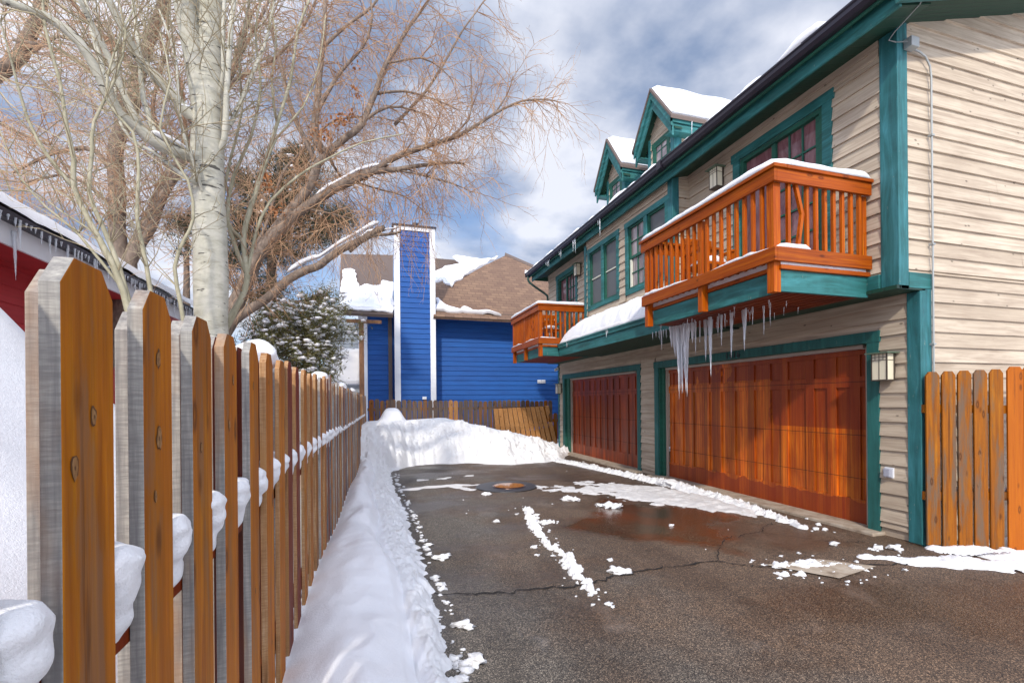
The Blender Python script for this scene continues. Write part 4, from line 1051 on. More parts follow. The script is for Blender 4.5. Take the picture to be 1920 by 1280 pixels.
# snow on the rail, one lump per gap
sf=sorted(fr)
for a,b in zip(sf,sf[1:]):
    if a<.2 or a>6.2: continue
    g0,g1=a+.152,b-.002
    if g1-g0<.06: g1=g0+.1
    m=MB(); c=(g0+g1)/2; k=rr.uniform(.8,1.15); x=fx(c)
    # body fills the gap and bulges past the boards
    hw=(g1-g0)*.5; q=rr.uniform(0,50)
    m.blob((x-.058,c,1.27+.01*k),.080,seed=q,sub=3,amp=.13,sc=(.95,hw/.080*1.04,.95*k))
    m.blob((x-.028+.012*(k-1)*5,c-.012,1.295+.02*k),.050,seed=q+3,sub=3,amp=.16,sc=(1.05,hw/.050*1.0,.8))
    if rr.random()<.6: m.blob((x-.05,c+.012,1.21),.055,seed=q+5,sub=3,amp=.15,sc=(.75,hw/.05*.8,1.2))
    lab='clump of snow bulging through a gap between pickets of the long fence'
    oc=m.build('snow_clump',M['snow'],smooth=True,label=lab,cat='snow clump',group='snow clumps on the middle rail of the picket fence')
    rm=oc.modifiers.new('remesh','REMESH'); rm.mode='VOXEL'; rm.voxel_size=.008; rm.use_smooth_shade=True
    sm_=oc.modifiers.new('smooth','SMOOTH'); sm_.factor=.5; sm_.iterations=7
for a,b in zip(sf,sf[1:]):
    if a<=6.2 or a>14: continue
    c=a+.2; m=MB(); m.blob((fx(c)-.035,c,1.27),.05,seed=c*5,sub=2,amp=.35,sc=(.9,.8,.7)); m.build('snow_clump',M['snow'],smooth=True,label='small far clump of snow on the picket fence rail',cat='snow clump',group='small far snow clumps on the fence rail')
for y,s,lab in((2.72,.105,'nearest'),(5.35,.10,'second'),(7.9,.09,'third'),(10.45,.08,'farthest')):
    m=MB(); m.blob((fx(y)-.13,y+.04,1.83+s*.35),s,seed=y,sub=3,amp=.12,sc=(1.0,1.05,.85)); m.build('post_snow_cap',M['snow'],smooth=True,label='%s round snow cap on a long fence post, counted away from the camera'%lab,cat='snow cap')
# back fence
BF=thing('back_fence','weathered grey brown board fence in front of the blue house','fence',(3,15.5,0))
x=-.05; i=0
while x<6.15:
    m=MB(); h=1.70-.012*x+rr.gauss(0,.012); n=len(m.v)
    w=.145; prof=[(x,0),(x+w,0),(x+w,h-.05),(x+w-.035,h),(x+.035,h),(x,h-.05)]
    m.hexa([(a,15.5,z) for a,z in prof],[(a,15.48,z) for a,z in prof])
    mt=M['oldpicket']
    if i in (0,15,16): mt=M['newpicket'] if i!=0 else M['rfence']
    if i>29: mt=M['rfence'] if i%2 else M['oldpicket']
    m.build('board',mt,BF); x+=.168; i+=1
for z in(.5,1.35): m=MB(); m.box(-.1,6.15,15.505,15.55,z,z+.09); m.build('rail',M['oldpicket'],BF)
SF=thing('low_fence_section','short lower orange fence section between the back fence and the beige house','fence',(6.3,15.2,0))
for i,x in enumerate((5.86,6.03,6.20,6.37)):
    m=MB(); h=1.20; prof=[(x,0),(x+.145,0),(x+.145,h-.05),(x+.11,h),(x+.035,h),(x,h-.05)]; m.hexa([(a,15.1,z) for a,z in prof],[(a,15.08,z) for a,z in prof]); m.build('board',M['rfence'],SF)
m=MB(); m.box(5.8,6.6,15.105,15.15,.9,1.0); m.build('rail',M['rfence'],SF)
FP=thing('fence_panel','loose fresh orange fence panel leaning against the back fence above the snow pile','fence panel',(4.9,15.0,0.4))
for i in range(12):
    x=3.95+i*.163; ln=.10+.004*i
    m=MB(); t0=Vector((x,15.25,1.36+.006*i)); b0=Vector((x+.02+.018*i,14.75,-.15))
    w=Vector((.145,0,0))
    if i==11: t0+=Vector((.03,0,.02))
    m.hexa([b0,b0+w,b0+w+Vector((0,.02,.01)),b0+Vector((0,.02,.01))],[t0,t0+w,t0+w+Vector((0,.02,.01)),t0+Vector((0,.02,.01))]); m.build('board',M['newpicket'],FP)
m=MB(); m.beam((3.95,15.12,.82),(5.95,15.12,.80),.04,.09); m.build('rail',M['newpicket'],FP)
# side fence at the right
RF=thing('side_fence','weathered orange dog eared boards fencing the side yard at the right beside the gable','fence',(6.2,3.5,0))
p0=Vector((5.78,3.60,0)); dr=Vector((.95,-.26,0)).normalized(); nrm=Vector((dr.y,-dr.x,0))
if nrm.y>0: nrm=-nrm
for i in range(9):
    a=p0+dr*(.178*i+(.02 if i>=5 else 0)); w=.150 if i<5 else .175; zt=1.90+.006*i+(.02 if i>=5 else 0); zb=.02-.035*i; ch=.035
    prof=[(0,zb),(w,zb),(w,zt-.045),(w-ch,zt),(ch,zt),(0,zt-.045)]
    m=MB(); m.hexa([a+dr*s+Vector((0,0,z)) for s,z in prof],[a+dr*s+nrm*.02+Vector((0,0,z)) for s,z in prof]); m.build('board',M['rfence'] if i<5 else M['rfence2'],RF,bevel=.003)
for z in(.55,1.50):
    m=MB(); a=p0-nrm*.022; m.beam(a+Vector((0,0,z)),a+dr*1.7+Vector((0,0,z-.03)),.04,.09); m.build('rail',M['rfence'],RF)
m=MB(); ribbon(m,[p0-nrm*.05+Vector((.1,0,.595)),p0+dr*1.6-nrm*.05+Vector((0,0,.57))],.07,.05,seed=2); m.build('rail_snow',M['snow'],smooth=True,label='snow on the lower rail behind the side fence at the right',cat='snow')
# ================================================================= BLUE HOUSE
BH=thing('blue_house','bright blue lap sided house with a tall blue chimney and brown shingle roof','house',(4,20,0))
YB=18.5; XR=11.0
mb=MB(); siding(mb,'Y',YB,2.3,XR,0,5.05,.19,0,seed=31); mb.box(.95,XR,YB,YB+.1,0,5.1); mb.build('wall',M['blue'],BH)
mb=MB(); siding(mb,'Y',YB,-.30,.92,0,5.05,.19,0,seed=32); mb.box(-.30,.95,YB,YB+.1,0,5.1); mb.build('wall',M['blue'],BH)
mb=MB(); siding(mb,'Y',17.8,1.06,2.18,0,8.05,.19,0,seed=33); mb.box(.88,2.36,17.8,YB,0,8.1); ch=mb.build('chimney',M['blue'],BH)
for a,b in((.86,1.07),(2.17,2.37)):
    m=MB(); m.box(a,b,17.755,17.799,0,7.98); m.build('corner_board',M['white'],ch)
m=MB(); m.box(.86,2.37,17.75,17.799,7.985,8.13); m.build('cap_board',M['white'],ch)
m=MB(); m.box(.80,2.42,17.70,18.6,8.135,8.19); m.build('chimney_cap',M['gutter'],ch)
m=MB(); m.tube([(1.7,18.2,8.19),(1.7,18.2,8.42)],[.12,.12],14); m.build('flue_pipe',M['gutter'],ch)
m=MB(); m.box(-.42,-.10,YB-.05,YB-.002,0,5.0); m.build('corner_board',M['white'],BH)
m=MB(); m.box(.66,.80,YB-.09,YB-.03,0,5.0); m.build('downspout',M['brownroof'],BH)
m=MB(); m.box(2.37,XR,17.98,18.02,4.86,5.04); m.box(2.37,XR,18.02,YB,4.95,4.97); m.build('fascia_board',M['white'],BH)
m=MB(); m.box(2.37,XR,17.90,17.978,4.98,5.08); m.build('gutter',M['brownroof'],BH)
m=MB(); m.box(-1.2,.70,17.98,18.02,4.88,5.03); m.box(-1.2,.86,18.02,YB,4.97,4.99); m.build('fascia_board',M['white'],BH)
m=MB(); m.box(-1.25,.86,17.9,17.978,4.99,5.08); m.build('gutter',M['brownroof'],BH)
# recessed grey side
mb=MB(); siding(mb,'Y',20.0,-1.6,-.3,0,5.0,.19,0,seed=34); mb.box(-1.6,-.3,20,20.1,0,5); mb.build('wall',simple('grey_siding_paint',(.30,.33,.36),.7),BH)
for vx in (6.68,6.86):
    m=MB(); m.box(vx,vx+.165,YB-.05,YB-.028,2.36,2.50)
    for k in range(4): m.hexa([(vx+.01,YB-.07,2.375+k*.03),(vx+.155,YB-.07,2.375+k*.03),(vx+.155,YB-.051,2.385+k*.03),(vx+.01,YB-.051,2.385+k*.03)],[(vx+.01,YB-.07,2.381+k*.03),(vx+.155,YB-.07,2.381+k*.03),(vx+.155,YB-.051,2.391+k*.03),(vx+.01,YB-.051,2.391+k*.03)])
    m.build('wall_vent',M['white'],BH)
m=MB(); m.box(1.85,2.0,17.70,17.75,1.72,1.82); m.build('wall_outlet',M['white'],BH)
sl=.8; y0r,z0r=17.95,5.08
def rp(pix): return [onpl(px,py,y0r,z0r,sl) for px,py in pix]
def slabp(name,pix,th,mat,parent=None,off=0,**k):
    pts=rp(pix); n=Vector((0,-sl,1)).normalized(); m=MB(); pts=[p+n*off for p in pts]
    m.hexa([p-n*th for p in pts],pts); return m.build(name,mat,parent,**k)
slabp('roof',[(814,592),(1110,607),(1110,600),(1075,548),(1010,506),(948,479),(905,500),(858,526),(814,536)],.12,M['shingle'],BH)
slabp('roof_ridge',[(948,479),(1010,506),(1075,548),(1075,543),(1010,501),(948,474)],.14,M['brownroof'],BH,off=.015)
slabp('roof',[(636,585),(738,590),(738,478),(640,476)],.12,M['brownroof'],BH)
m=MB(); yb=22.5
a=at(700,476,22.5);b=at(880,488,22.5); m.box(at(812,488,22.5).x,at(876,488,22.5).x,22.5,22.6,6.5,at(840,486,22.5).z); m.build('upper_wall',M['brownroof'],BH)
def snowslab(pix,th,label,seed):
    """snow sheet on the blue roof with a ragged outline"""
    pts=rp(pix); n=Vector((0,-sl,1)).normalized(); out=[]
    for p,q in zip(pts,pts[1:]+pts[:1]):
        k=max(1,int((q-p).length/.12))
        for i in range(k):
            c=p.lerp(q,i/k); d=Vector((mnoise.noise(c*3+Vector((seed,0,0))),0,mnoise.noise(c*3+Vector((0,seed,0)))))*.09; out.append(c+d)
    ctr=sum(out,Vector())/len(out); m=MB(); N_=len(out)
    for s,o in((1.,0.),(1.,th*.6),(.93,th)):
        for p in out: m.v.append(tuple(ctr+(p-ctr)*s+n*(o+.01)))
    for L in range(2):
        for i in range(N_): j=(i+1)%N_; m.f.append((L*N_+i,L*N_+j,(L+1)*N_+j,(L+1)*N_+i)); m.m.append(0)
    m.f.append(tuple(2*N_+i for i in range(N_))); m.m.append(0)
    m.build('roof_snow',M['snow'],label=label,cat='snow')
snowslab([(818,584),(845,586),(880,587),(905,590),(942,594),(915,586),(890,584),(872,578),(860,583),(842,578),(828,572),(818,560)],.12,'ragged strip of snow along the blue house eave right of the chimney',1)
snowslab([(818,531),(830,528),(848,540),(853,530),(872,520),(890,508),(912,495),(935,484),(905,490),(880,484),(850,484),(865,496),(840,503),(818,512)],.12,'white snow band in the roof valley right of the blue chimney',2)
snowslab([(636,582),(738,587),(738,528),(722,530),(712,538),(690,536),(672,540),(664,508),(645,506)],.09,'deep snow on the blue house roof left of the chimney',3)
snowslab([(984,508),(992,510),(997,515),(990,518),(984,513)],.06,'tiny snow scrap high on the brown shingle roof',4)
# T post
tp=thing('clothesline_post','rusty brown T shaped post in front of the blue house','post',(-.26,15.8,0))
m=MB(); m.box(-.34,-.19,15.78,15.88,0,4.2); m.build('upright',M['rust'],tp,bevel=.008)
m=MB(); m.box(-.72,.36,15.74,15.78,4.16,4.27); m.build('crossbar',M['rust'],tp,bevel=.008)
# snow covered shed
sh_=thing('shed','low shed with pale siding almost hidden by snow, left of the blue house','shed',(-.9,16.6,0))
m=MB(); siding(m,'Y',16.2,-1.35,-.3,0,2.25,.15,0,seed=41); m.box(-1.35,-.3,16.2,17.4,0,2.3); m.build('wall',simple('pale_grey_siding',(.42,.45,.48),.7),sh_)
m=MB(); N_=14
m=MB(); m.hexa([(-1.5,15.95,2.2),(-.25,15.95,2.2),(-.25,17.5,2.2),(-1.5,17.5,2.2)],[(-1.32,16.15,3.38),(-.25,16.15,3.40),(-.25,17.4,3.45),(-1.32,17.4,3.42)])
m.build('shed_snow',M['snow'],label='tall block of snow on the shed left of the blue house',cat='snow',bevel=.12)
# ================================================================= RED HOUSE
RH=thing('red_house','red lap sided neighbour house with white fascia behind the fence on the left','house',(-6,5,0))
XRH=-4.0; XEv=-3.5
mb=MB(); 
# wall faces +X
z=0; rx=random.Random(4)
while z<3.4:
    mb.quad((XRH+.016,-8,z),(XRH+.016,11.6,z),(XRH+.003,11.6,z+.204),(XRH+.003,-8,z+.204)); mb.quad((XRH-.002,-8,z),(XRH-.002,11.6,z),(XRH+.016,11.6,z),(XRH+.016,-8,z)); z+=.2
mb.box(-12,XRH,-8,11.6,0,3.5); mb.build('wall',M['red'],RH)
m=MB(); m.box(XEv-.02,XEv+.01,-8,12.0,3.24,3.46); m.build('fascia_board',M['white'],RH)
m=MB(); m.box(XRH,XEv-.02,-8,12,3.27,3.30); m.build('soffit',M['red'],RH)
m=MB(); m.box(XEv+.012,XEv+.10,-8,12.0,3.46,3.55); m.build('gutter',M['gutter'],RH)
m=MB(); m.hexa([(XEv+.02,-8,3.48),(XEv+.02,12,3.48),(-9,12,4.9),(-9,-8,4.9)],[(XEv+.02,-8,3.56),(XEv+.02,12,3.56),(-9,12,4.98),(-9,-8,4.98)]); m.build('roof',M['shingle'],RH)
def rr_z(x,y):
    u=XEv+.12-x
    return 3.54+.258*(u)+ .20*min(1,max(0,u)/.16)**.5+.03*fbm(x*2,y*2,3,3)
field('roof_snow',lin(XEv+.115,-8.5,40),lin(-7.8,11.9,140),rr_z,M['snow'],kind=None,label='thick smooth snow on the red house roof',cat='snow')
rr=random.Random(8); n_=0
yv=4.6
while yv<11.5:
    m=MB(); L=rr.choice([.06,.09,.14,.05,.2]) if rr.random()<.85 else .3
    icicle(m,(XEv+.105,yv,3.50),L,.014,seed=int(yv*100),n=5); m.build('icicle',M['ice'],label='short icicle in the row along the red house gutter',cat='icicle',group='icicles on the red house gutter'); yv+=rr.uniform(.05,.14); n_+=1
for yv in(5.3,5.42,6.05): m=MB(); icicle(m,(XEv+.03,yv,3.40),.5,.02,seed=int(yv*50)); m.build('icicle',M['ice'],smooth=True,label='long icicle hanging in front of the white fascia of the red house',cat='icicle',group='long icicles on the red house')
# ================================================================= TREES
def limb(mb,pts,r0,r1,n=9,wob=.0,seed=0,pw=1.0):
    """smooth polyline through points, tapered; returns samples"""
    P=[Vector(p) for p in pts]; S=[]
    for i in range(len(P)-1):
        p0=P[max(i-1,0)];p1=P[i];p2=P[i+1];p3=P[min(i+2,len(P)-1)]
        k=max(2,int((p2-p1).length/.18))
        for j in range(k):
            t=j/k; S.append(.5*((2*p1)+(-p0+p2)*t+(2*p0-5*p1+4*p2-p3)*t*t+(-p0+3*p1-3*p2+p3)*t**3))
    S.append(P[-1]); K=len(S)
    rd=[r0+(r1-r0)*(i/(K-1))**pw for i in range(K)]
    if wob: S=[s+Vector((mnoise.noise(s*1.5+Vector((seed,0,0))),mnoise.noise(s*1.5+Vector((0,seed,0))),mnoise.noise(s*1.5+Vector((0,0,seed)))))*wob for s in S]
    rd=[r*(1+.08*mnoise.noise(s*4)) for r,s in zip(rd,S)]
    mb.tube(S,rd,n); return S,rd
def twig(mb,p,d,L,r,lev,rg,droop,maxlev,spread=.75,n=3,dens=1.0):
    """one wandering shoot with side shoots"""
    k=max(3,int(L/.13)) if lev<maxlev else 3
    st=L/k; pts=[p.copy()]; d=d.normalized(); sub=[]
    for i in range(k):
        d=(d+Vector((rg.gauss(0,.13),rg.gauss(0,.13),rg.gauss(0,.11)+droop*(i/k)*.22))).normalized()
        p=p+d*st; pts.append(p.copy())
        if lev<maxlev and i>0 and rg.random()<dens:
            sub.append((p.copy(),d.copy(),1-(i/k)*.55))
    mb.tube(pts,[r*(1-.7*i/k) for i in range(k+1)],n,cap=False)
    for q,dd,s in sub:
        ax=dd.orthogonal().normalized(); ax.rotate(Matrix.Rotation(rg.uniform(0,6.283),3,dd).to_quaternion())
        nd=(dd+ax*spread*rg.uniform(.6,1.3)+Vector((0,0,droop*.15))).normalized()
        twig(mb,q,nd,L*s*rg.uniform(.35,.62),max(r*.62,.0023),lev+1,rg,droop,maxlev,spread,3,dens*.95)
def foliage_along(mb,S,rg,every,L,r,droop,maxlev,start=.15,updir=0.0,spread=.75,dens=.9,side=None):
    K=len(S); acc=0
    for i in range(1,K):
        acc+=(S[i]-S[i-1]).length
        if i/K<start: continue
        while acc>every:
            acc-=every; d=(S[i]-S[i-1]).normalized(); ax=d.orthogonal().normalized(); ax.rotate(Matrix.Rotation(rg.uniform(0,6.283),3,d).to_quaternion())
            nd=(d*.55+ax*rg.uniform(.6,1.1)+Vector((0,0,updir))).normalized()
            if side is not None: nd=(nd+Vector(side)*.4).normalized()
            twig(mb,S[i].copy(),nd,L*rg.uniform(.5,1.15)*(1-.35*i/K),r*rg.uniform(.7,1.2),0,rg,droop,maxlev,spread,3,dens)
def pix(lst,Y): return [at(px,py,(Y if not callable(Y) else Y(px,py))+(dy)) for px,py,dy in [(q[0],q[1],q[2] if len(q)>2 else 0) for q in lst]]
rg=random.Random(42)
# --- aspen
AS=thing('aspen_tree','pale smooth barked aspen with thick trunk rising right behind the picket fence','tree',(-1.43,5,0))
T=MB(); C=MB()
limb(T,[(-1.44,5,.0)]+pix([(397,600),(396,480),(392,380),(390,290),(392,190),(394,80),(394,-60),(394,-260)],5),.163,.115,18,0,0)
limbs=[]
def al(l,r0,r1,dy=0,Y=5,n=8): 
    S,_=limb(T,pix(l,Y),r0,r1,n,.02,rg.random()*9); limbs.append(S); return S
al([(388,240),(372,150,-.05),(355,60,-.1),(338,-30,-.2),(318,-200,-.3)],.10,.07)
al([(385,292),(368,293,-.1),(330,283,-.2),(300,272,-.35),(262,240,-.4),(225,212,-.5),(190,150,-.6),(150,80,-.7),(85,30,-.8),(0,0,-.9),(-90,-60,-1)],.058,.022)
al([(385,235),(362,222,-.05),(335,190,-.1),(300,150,-.15),(262,110,-.2),(235,60,-.3),(205,0,-.4),(170,-90,-.5)],.055,.025)
al([(262,240,-.4),(235,185,-.45),(210,120,-.5),(175,50,-.6),(140,-20,-.7)],.032,.015)
al([(300,272,-.35),(270,190,-.2),(262,120,-.1),(255,40,0),(245,-60,.1)],.024,.012)
al([(225,212,-.5),(205,160,-.4),(180,80,-.3),(160,0,-.2),(130,-90,-.2)],.026,.012)
al([(392,330),(370,345,-.15),(330,320,-.2),(290,285,.1),(250,262,.2),(220,210,.3),(215,130,.4),(225,50,.5)],.020,.009)
al([(410,300),(425,260,-.1),(428,180,-.15),(432,100,-.2),(440,0,-.2),(450,-80,-.2)],.030,.016)
al([(408,200),(420,140,-.15),(418,60,-.2),(425,-40,-.25)],.022,.014)
al([(405,280),(440,225,.1),(470,150,.2),(505,60,.3),(520,-30,.3)],.024,.012)
al([(392,410),(370,330,-.2),(345,250,-.25),(335,180,-.3),(330,110,-.3),(300,20,-.3)],.015,.008)
trunkS=[Vector(p) for p in pix([(392,380),(390,290),(392,190),(394,80),(394,-60)],5)]
tr=T.build('trunk',M['aspen'],AS,smooth=True)
for S in limbs: foliage_along(C,S,rg,.07,.95,.0058,.15,2,.12,.25,.7,.92)
foliage_along(C,limb(MB(),trunkS,.1,.1)[0],rg,.16,.55,.006,.1,2,0,.1,.7,.6)
C.build('crown',M['twig_green'],AS)
m=MB(); ribbon(m,[at(356,288,4.85)+Vector((0,0,.02)),at(332,280,4.8)+Vector((0,0,.03)),at(300,268,4.65)+Vector((0,0,.04)),at(288,258,4.6)+Vector((0,0,.04))],.09,.06,seed=3); m.build('limb_snow',M['snow'],smooth=True,label='snow lying on the low left limb of the aspen',cat='snow')
m=MB(); ribbon(m,[at(366,206,4.95),at(338,200,4.9)],.10,.07,seed=4); m.build('limb_snow',M['snow'],smooth=True,label='small snow lump in the upper fork of the aspen',cat='snow')
# --- greenish multi stem shrub in front
def shrub(name,label,base,stems,r,mat,tm,Y,every=.14,L=.6,maxlev=2,droop=.1,up=.4):
    o=thing(name,label,'tree',base); T=MB(); C=MB()
    for st in stems:
        r0=r*st[1] if isinstance(st[1],float) else r; l=st[0] if isinstance(st[1],float) else st
        S,_=limb(T,pix(l,Y),r0,r0*.3,7,.015,rg.random()*9); foliage_along(C,S,rg,every*.65,L,.0045,droop,maxlev,.15,up,.65,.85)
    T.build('trunk',mat,o,smooth=True); C.build('crown',tm,o); return o
shrub('young_tree','thin greenish multi stemmed young tree left of the aspen, bare of leaves',(-1.75,4.1,0),[
 ([(250,610),(235,545),(205,480),(172,420),(140,350),(140,300),(125,236),(112,150),(85,50),(80,-40)],1.0),
 ([(250,600),(222,500),(190,420),(168,360),(176,290),(180,230),(215,150),(235,60),(215,-30)],.75),
 ([(290,610),(285,545),(268,460),(258,400),(262,320),(250,250),(200,190),(215,100),(250,20)],.7),
 ([(345,610),(338,570),(328,500),(345,450),(362,410),(352,340),(300,240),(320,150),(300,60)],.65),
 ([(140,350),(90,290),(50,220),(20,120),(0,40)],.6),
 ([(235,545),(150,440),(90,390),(40,330),(0,240)],.45),
 ([(205,480),(180,440),(120,400),(60,360),(-10,360)],.35)],.026,M['aspen_limb'],M['twig_green'],4.2)
shrub('young_tree','thin tan multi stemmed young tree right of the aspen trunk, bare of leaves',(-1.2,5.4,0),[
 ([(415,640),(430,600),(452,565),(464,517),(458,450),(474,385),(500,300),(520,230),(545,150),(560,60),(590,-20)],1.2),
 ([(418,630),(445,580),(466,515),(480,442),(505,380),(560,330),(610,300),(680,268),(760,250)],.7),
 ([(464,517),(430,420),(440,330),(470,260),(490,170),(480,60),(500,-40)],.7),
 ([(474,385),(490,330),(520,260),(570,200),(600,120),(610,30)],.5),
 ([(458,450),(420,400),(432,300),(455,210),(450,110),(470,0)],.6),
 ([(520,230),(510,150),(520,70),(500,-30)],.5)],.030,M['aspen_limb'],M['twig_tan'],5.4,.13,.65)
# --- brown tree far left
BT=thing('brown_tree','rough brown barked forked tree behind the greenish stems at the left','tree',(-4.9,9,0))
T=MB(); C=MB(); L_=[]
def bl(l,r0,r1,Y=9,n=9):
    S,_=limb(T,pix(l,Y),r0,r1,n,.06,rg.random()*9); L_.append(S)
T.tube([(-4.9,9,-.1),Vector(at(238,560,9)),Vector(at(235,490,9))],[.2,.17,.16],12)
bl([(236,520),(224,460),(219,400),(217,330),(220,285),(232,240),(250,205),(262,150),(285,60),(310,-10),(330,-120)],.125,.07)
bl([(236,510),(262,440),(290,390),(310,345),(335,310),(362,260),(400,200),(440,120),(470,20)],.115,.045)
bl([(245,500),(285,430),(318,350),(345,300),(350,240),(340,150)],.085,.035)
bl([(-60,190,.5),(0,131,.3),(25,110,.3),(43,98,.3),(66,60,.3),(76,20,.3),(80,-40)],.12,.08)
bl([(-80,160),(0,228,.2),(60,255,.2),(110,290),(150,360),(185,420)],.03,.012)
bl([(217,330),(180,285),(130,280),(70,300),(20,320)],.045,.015)
bl([(250,205),(190,150),(150,120),(90,90),(20,70)],.06,.02)
bl([(262,150),(220,90),(160,40),(120,-20)],.05,.02)
bl([(400,200),(450,150),(520,110),(570,50),(600,-20)],.04,.015)
bl([(440,120),(480,60),(500,0),(520,-60)],.035,.015)
bl([(218,400),(170,350),(110,330),(50,340),(0,330)],.03,.01)
bl([(60,100,.3),(110,70,.3),(170,90,.3),(220,70,.3)],.03,.01)
bl([(320,330),(300,250),(290,180),(310,100),(320,20)],.04,.015)
T.build('trunk',M['bark'],BT,smooth=True)
for S in L_: foliage_along(C,S,rg,.05,1.6,.0080,-.7,3,.08,.15,.85,.74)
C.build('crown',M['twig_red'],BT)
# --- spreading tree behind right: weeping twigs
CT=thing('spreading_tree','bare spreading tree with long drooping twigs reaching right toward the blue chimney','tree',(-2.1,8.2,0))
T=MB(); C=MB(); L_=[]
def cl(l,r0,r1,Y=8.2,n=9,pw=1.0,tw=True):
    S,_=limb(T,pix(l,Y),r0,r1,n,.035,rg.random()*9,pw)
    if tw: L_.append(S)
    return S
cl([(400,740),(405,680),(415,630),(440,575),(485,480),(529,425),(573,390),(617,362),(671,331),(704,322),(744,318),(779,311),(830,306),(870,308)],.14,.02)
cl([(640,350),(693,325),(737,298),(779,281),(850,258),(890,238),(930,215),(980,192),(1020,188),(1046,192)],.06,.008)
cl([(500,455),(545,395),(582,346),(595,309),(617,287),(650,255),(678,233),(705,175),(725,120),(760,65),(800,10),(820,-30)],.085,.018)
cl([(617,287),(598,268),(592,215),(600,150),(606,90),(612,-10)],.07,.03)
cl([(412,650),(440,600),(500,560),(540,525),(575,505),(600,497),(640,470),(680,447),(705,433),(722,425)],.075,.05,tw=False)
cl([(740,233,.6),(800,170,.6),(850,90,.5),(880,40,.5),(905,5,.5),(940,-30,.5)],.03,.01)
cl([(617,287,.3),(640,330,.5),(700,350,.7),(760,370,.8),(800,400,.8)],.025,.008)
cl([(480,470),(500,420,.5),(530,330,.8),(560,290,1),(620,230,1.2),(690,220,1.3),(760,230,1.3)],.03,.01)
S_=cl([(655,470),(690,442),(725,438),(752,433)],.035,.02)
cl([(678,233),(730,200),(770,205),(810,220)],.03,.008)
cl([(705,175),(760,170),(820,190),(860,210)],.025,.008)
cl([(725,120),(790,110),(830,130),(850,150)],.02,.007)
cl([(595,309),(560,240),(540,180),(520,100),(500,10)],.045,.018)
cl([(592,215),(630,150),(680,90),(700,30),(690,-30)],.035,.015)
cl([(606,90),(650,50),(700,10),(740,-40)],.03,.015)
cl([(573,390),(620,400),(660,410),(690,405)],.02,.008)
cl([(850,258),(880,225),(885,180),(885,145)],.02,.006)
cl([(930,215),(950,180),(960,150),(962,140)],.016,.005)
cl([(744,318),(800,330),(850,345),(885,360)],.02,.006)
T.build('trunk',M['bark'],CT,smooth=True)
for i,S in enumerate(L_):
    foliage_along(C,S,rg,.075,1.35,.0072,-1.3,3,.2,-.05,.8,.74)
    if i in(0,1,2,8): foliage_along(C,S,rg,.11,1.25,.007,.1,3,.3,.25,.8,.74)
# drooping curtain
for i in (0,1,6,5,14): 
    S=L_[min(i,len(L_)-1)]
    for k in range(int(len(S)*.35),len(S),1):
        for q in range(2):
            twig(C,S[k].copy(),Vector((rg.gauss(0,.45),rg.gauss(0,.45),-1+rg.random()*.6)),rg.uniform(.6,1.45),.0065,0,rg,-.8,3,.6,3,.72)
C.build('crown',M['twig_tan2'],CT)
Lf=MB()
for (px,py,n_,w) in [(600,240,40,18),(640,228,60,20),(655,215,30,14),(612,258,40,12),(672,180,14,8),(670,125,12,8),(665,165,10,6),(505,350,26,14),(518,395,26,14),(500,330,16,8)]:
    for i in range(n_):
        c=at(px+rg.gauss(0,w*.6),py+rg.gauss(0,w*.45),8.1+rg.gauss(0,.15)); a=Vector((rg.gauss(0,1),rg.gauss(0,1),rg.gauss(0,1))).normalized()*.035; b=a.orthogonal().normalized()*.022
        Lf.quad(c-a,c+b,c+a,c-b)
Lf.build('dead_leaves',M['deadleaf'],CT)
def limbsnow(l,w,h,label,Y=8.2,up=.05):
    m=MB(); ribbon(m,[p+Vector((0,0,up)) for p in pix(l,Y)],w,h,seed=rg.random()*9,amp=.7,step=.08); m.build('limb_snow',M['snow'],smooth=True,label=label,cat='snow')
limbsnow([(540,518),(575,497),(600,489),(640,462),(680,439),(712,424)],.09,.05,'snow lying along the thick broken limb pointing at the blue chimney',up=.055)
limbsnow([(445,558),(485,474),(529,419),(560,392)],.08,.05,'snow on the steep lower part of the spreading tree main limb',up=.09)
limbsnow([(590,376),(617,356),(671,326),(704,317),(735,314)],.07,.05,'snow on the long horizontal limb of the spreading tree',up=.045)
limbsnow([(662,462),(690,437),(725,433),(750,429)],.05,.04,'thin snow on the small side branch beside the blue chimney',up=.02)
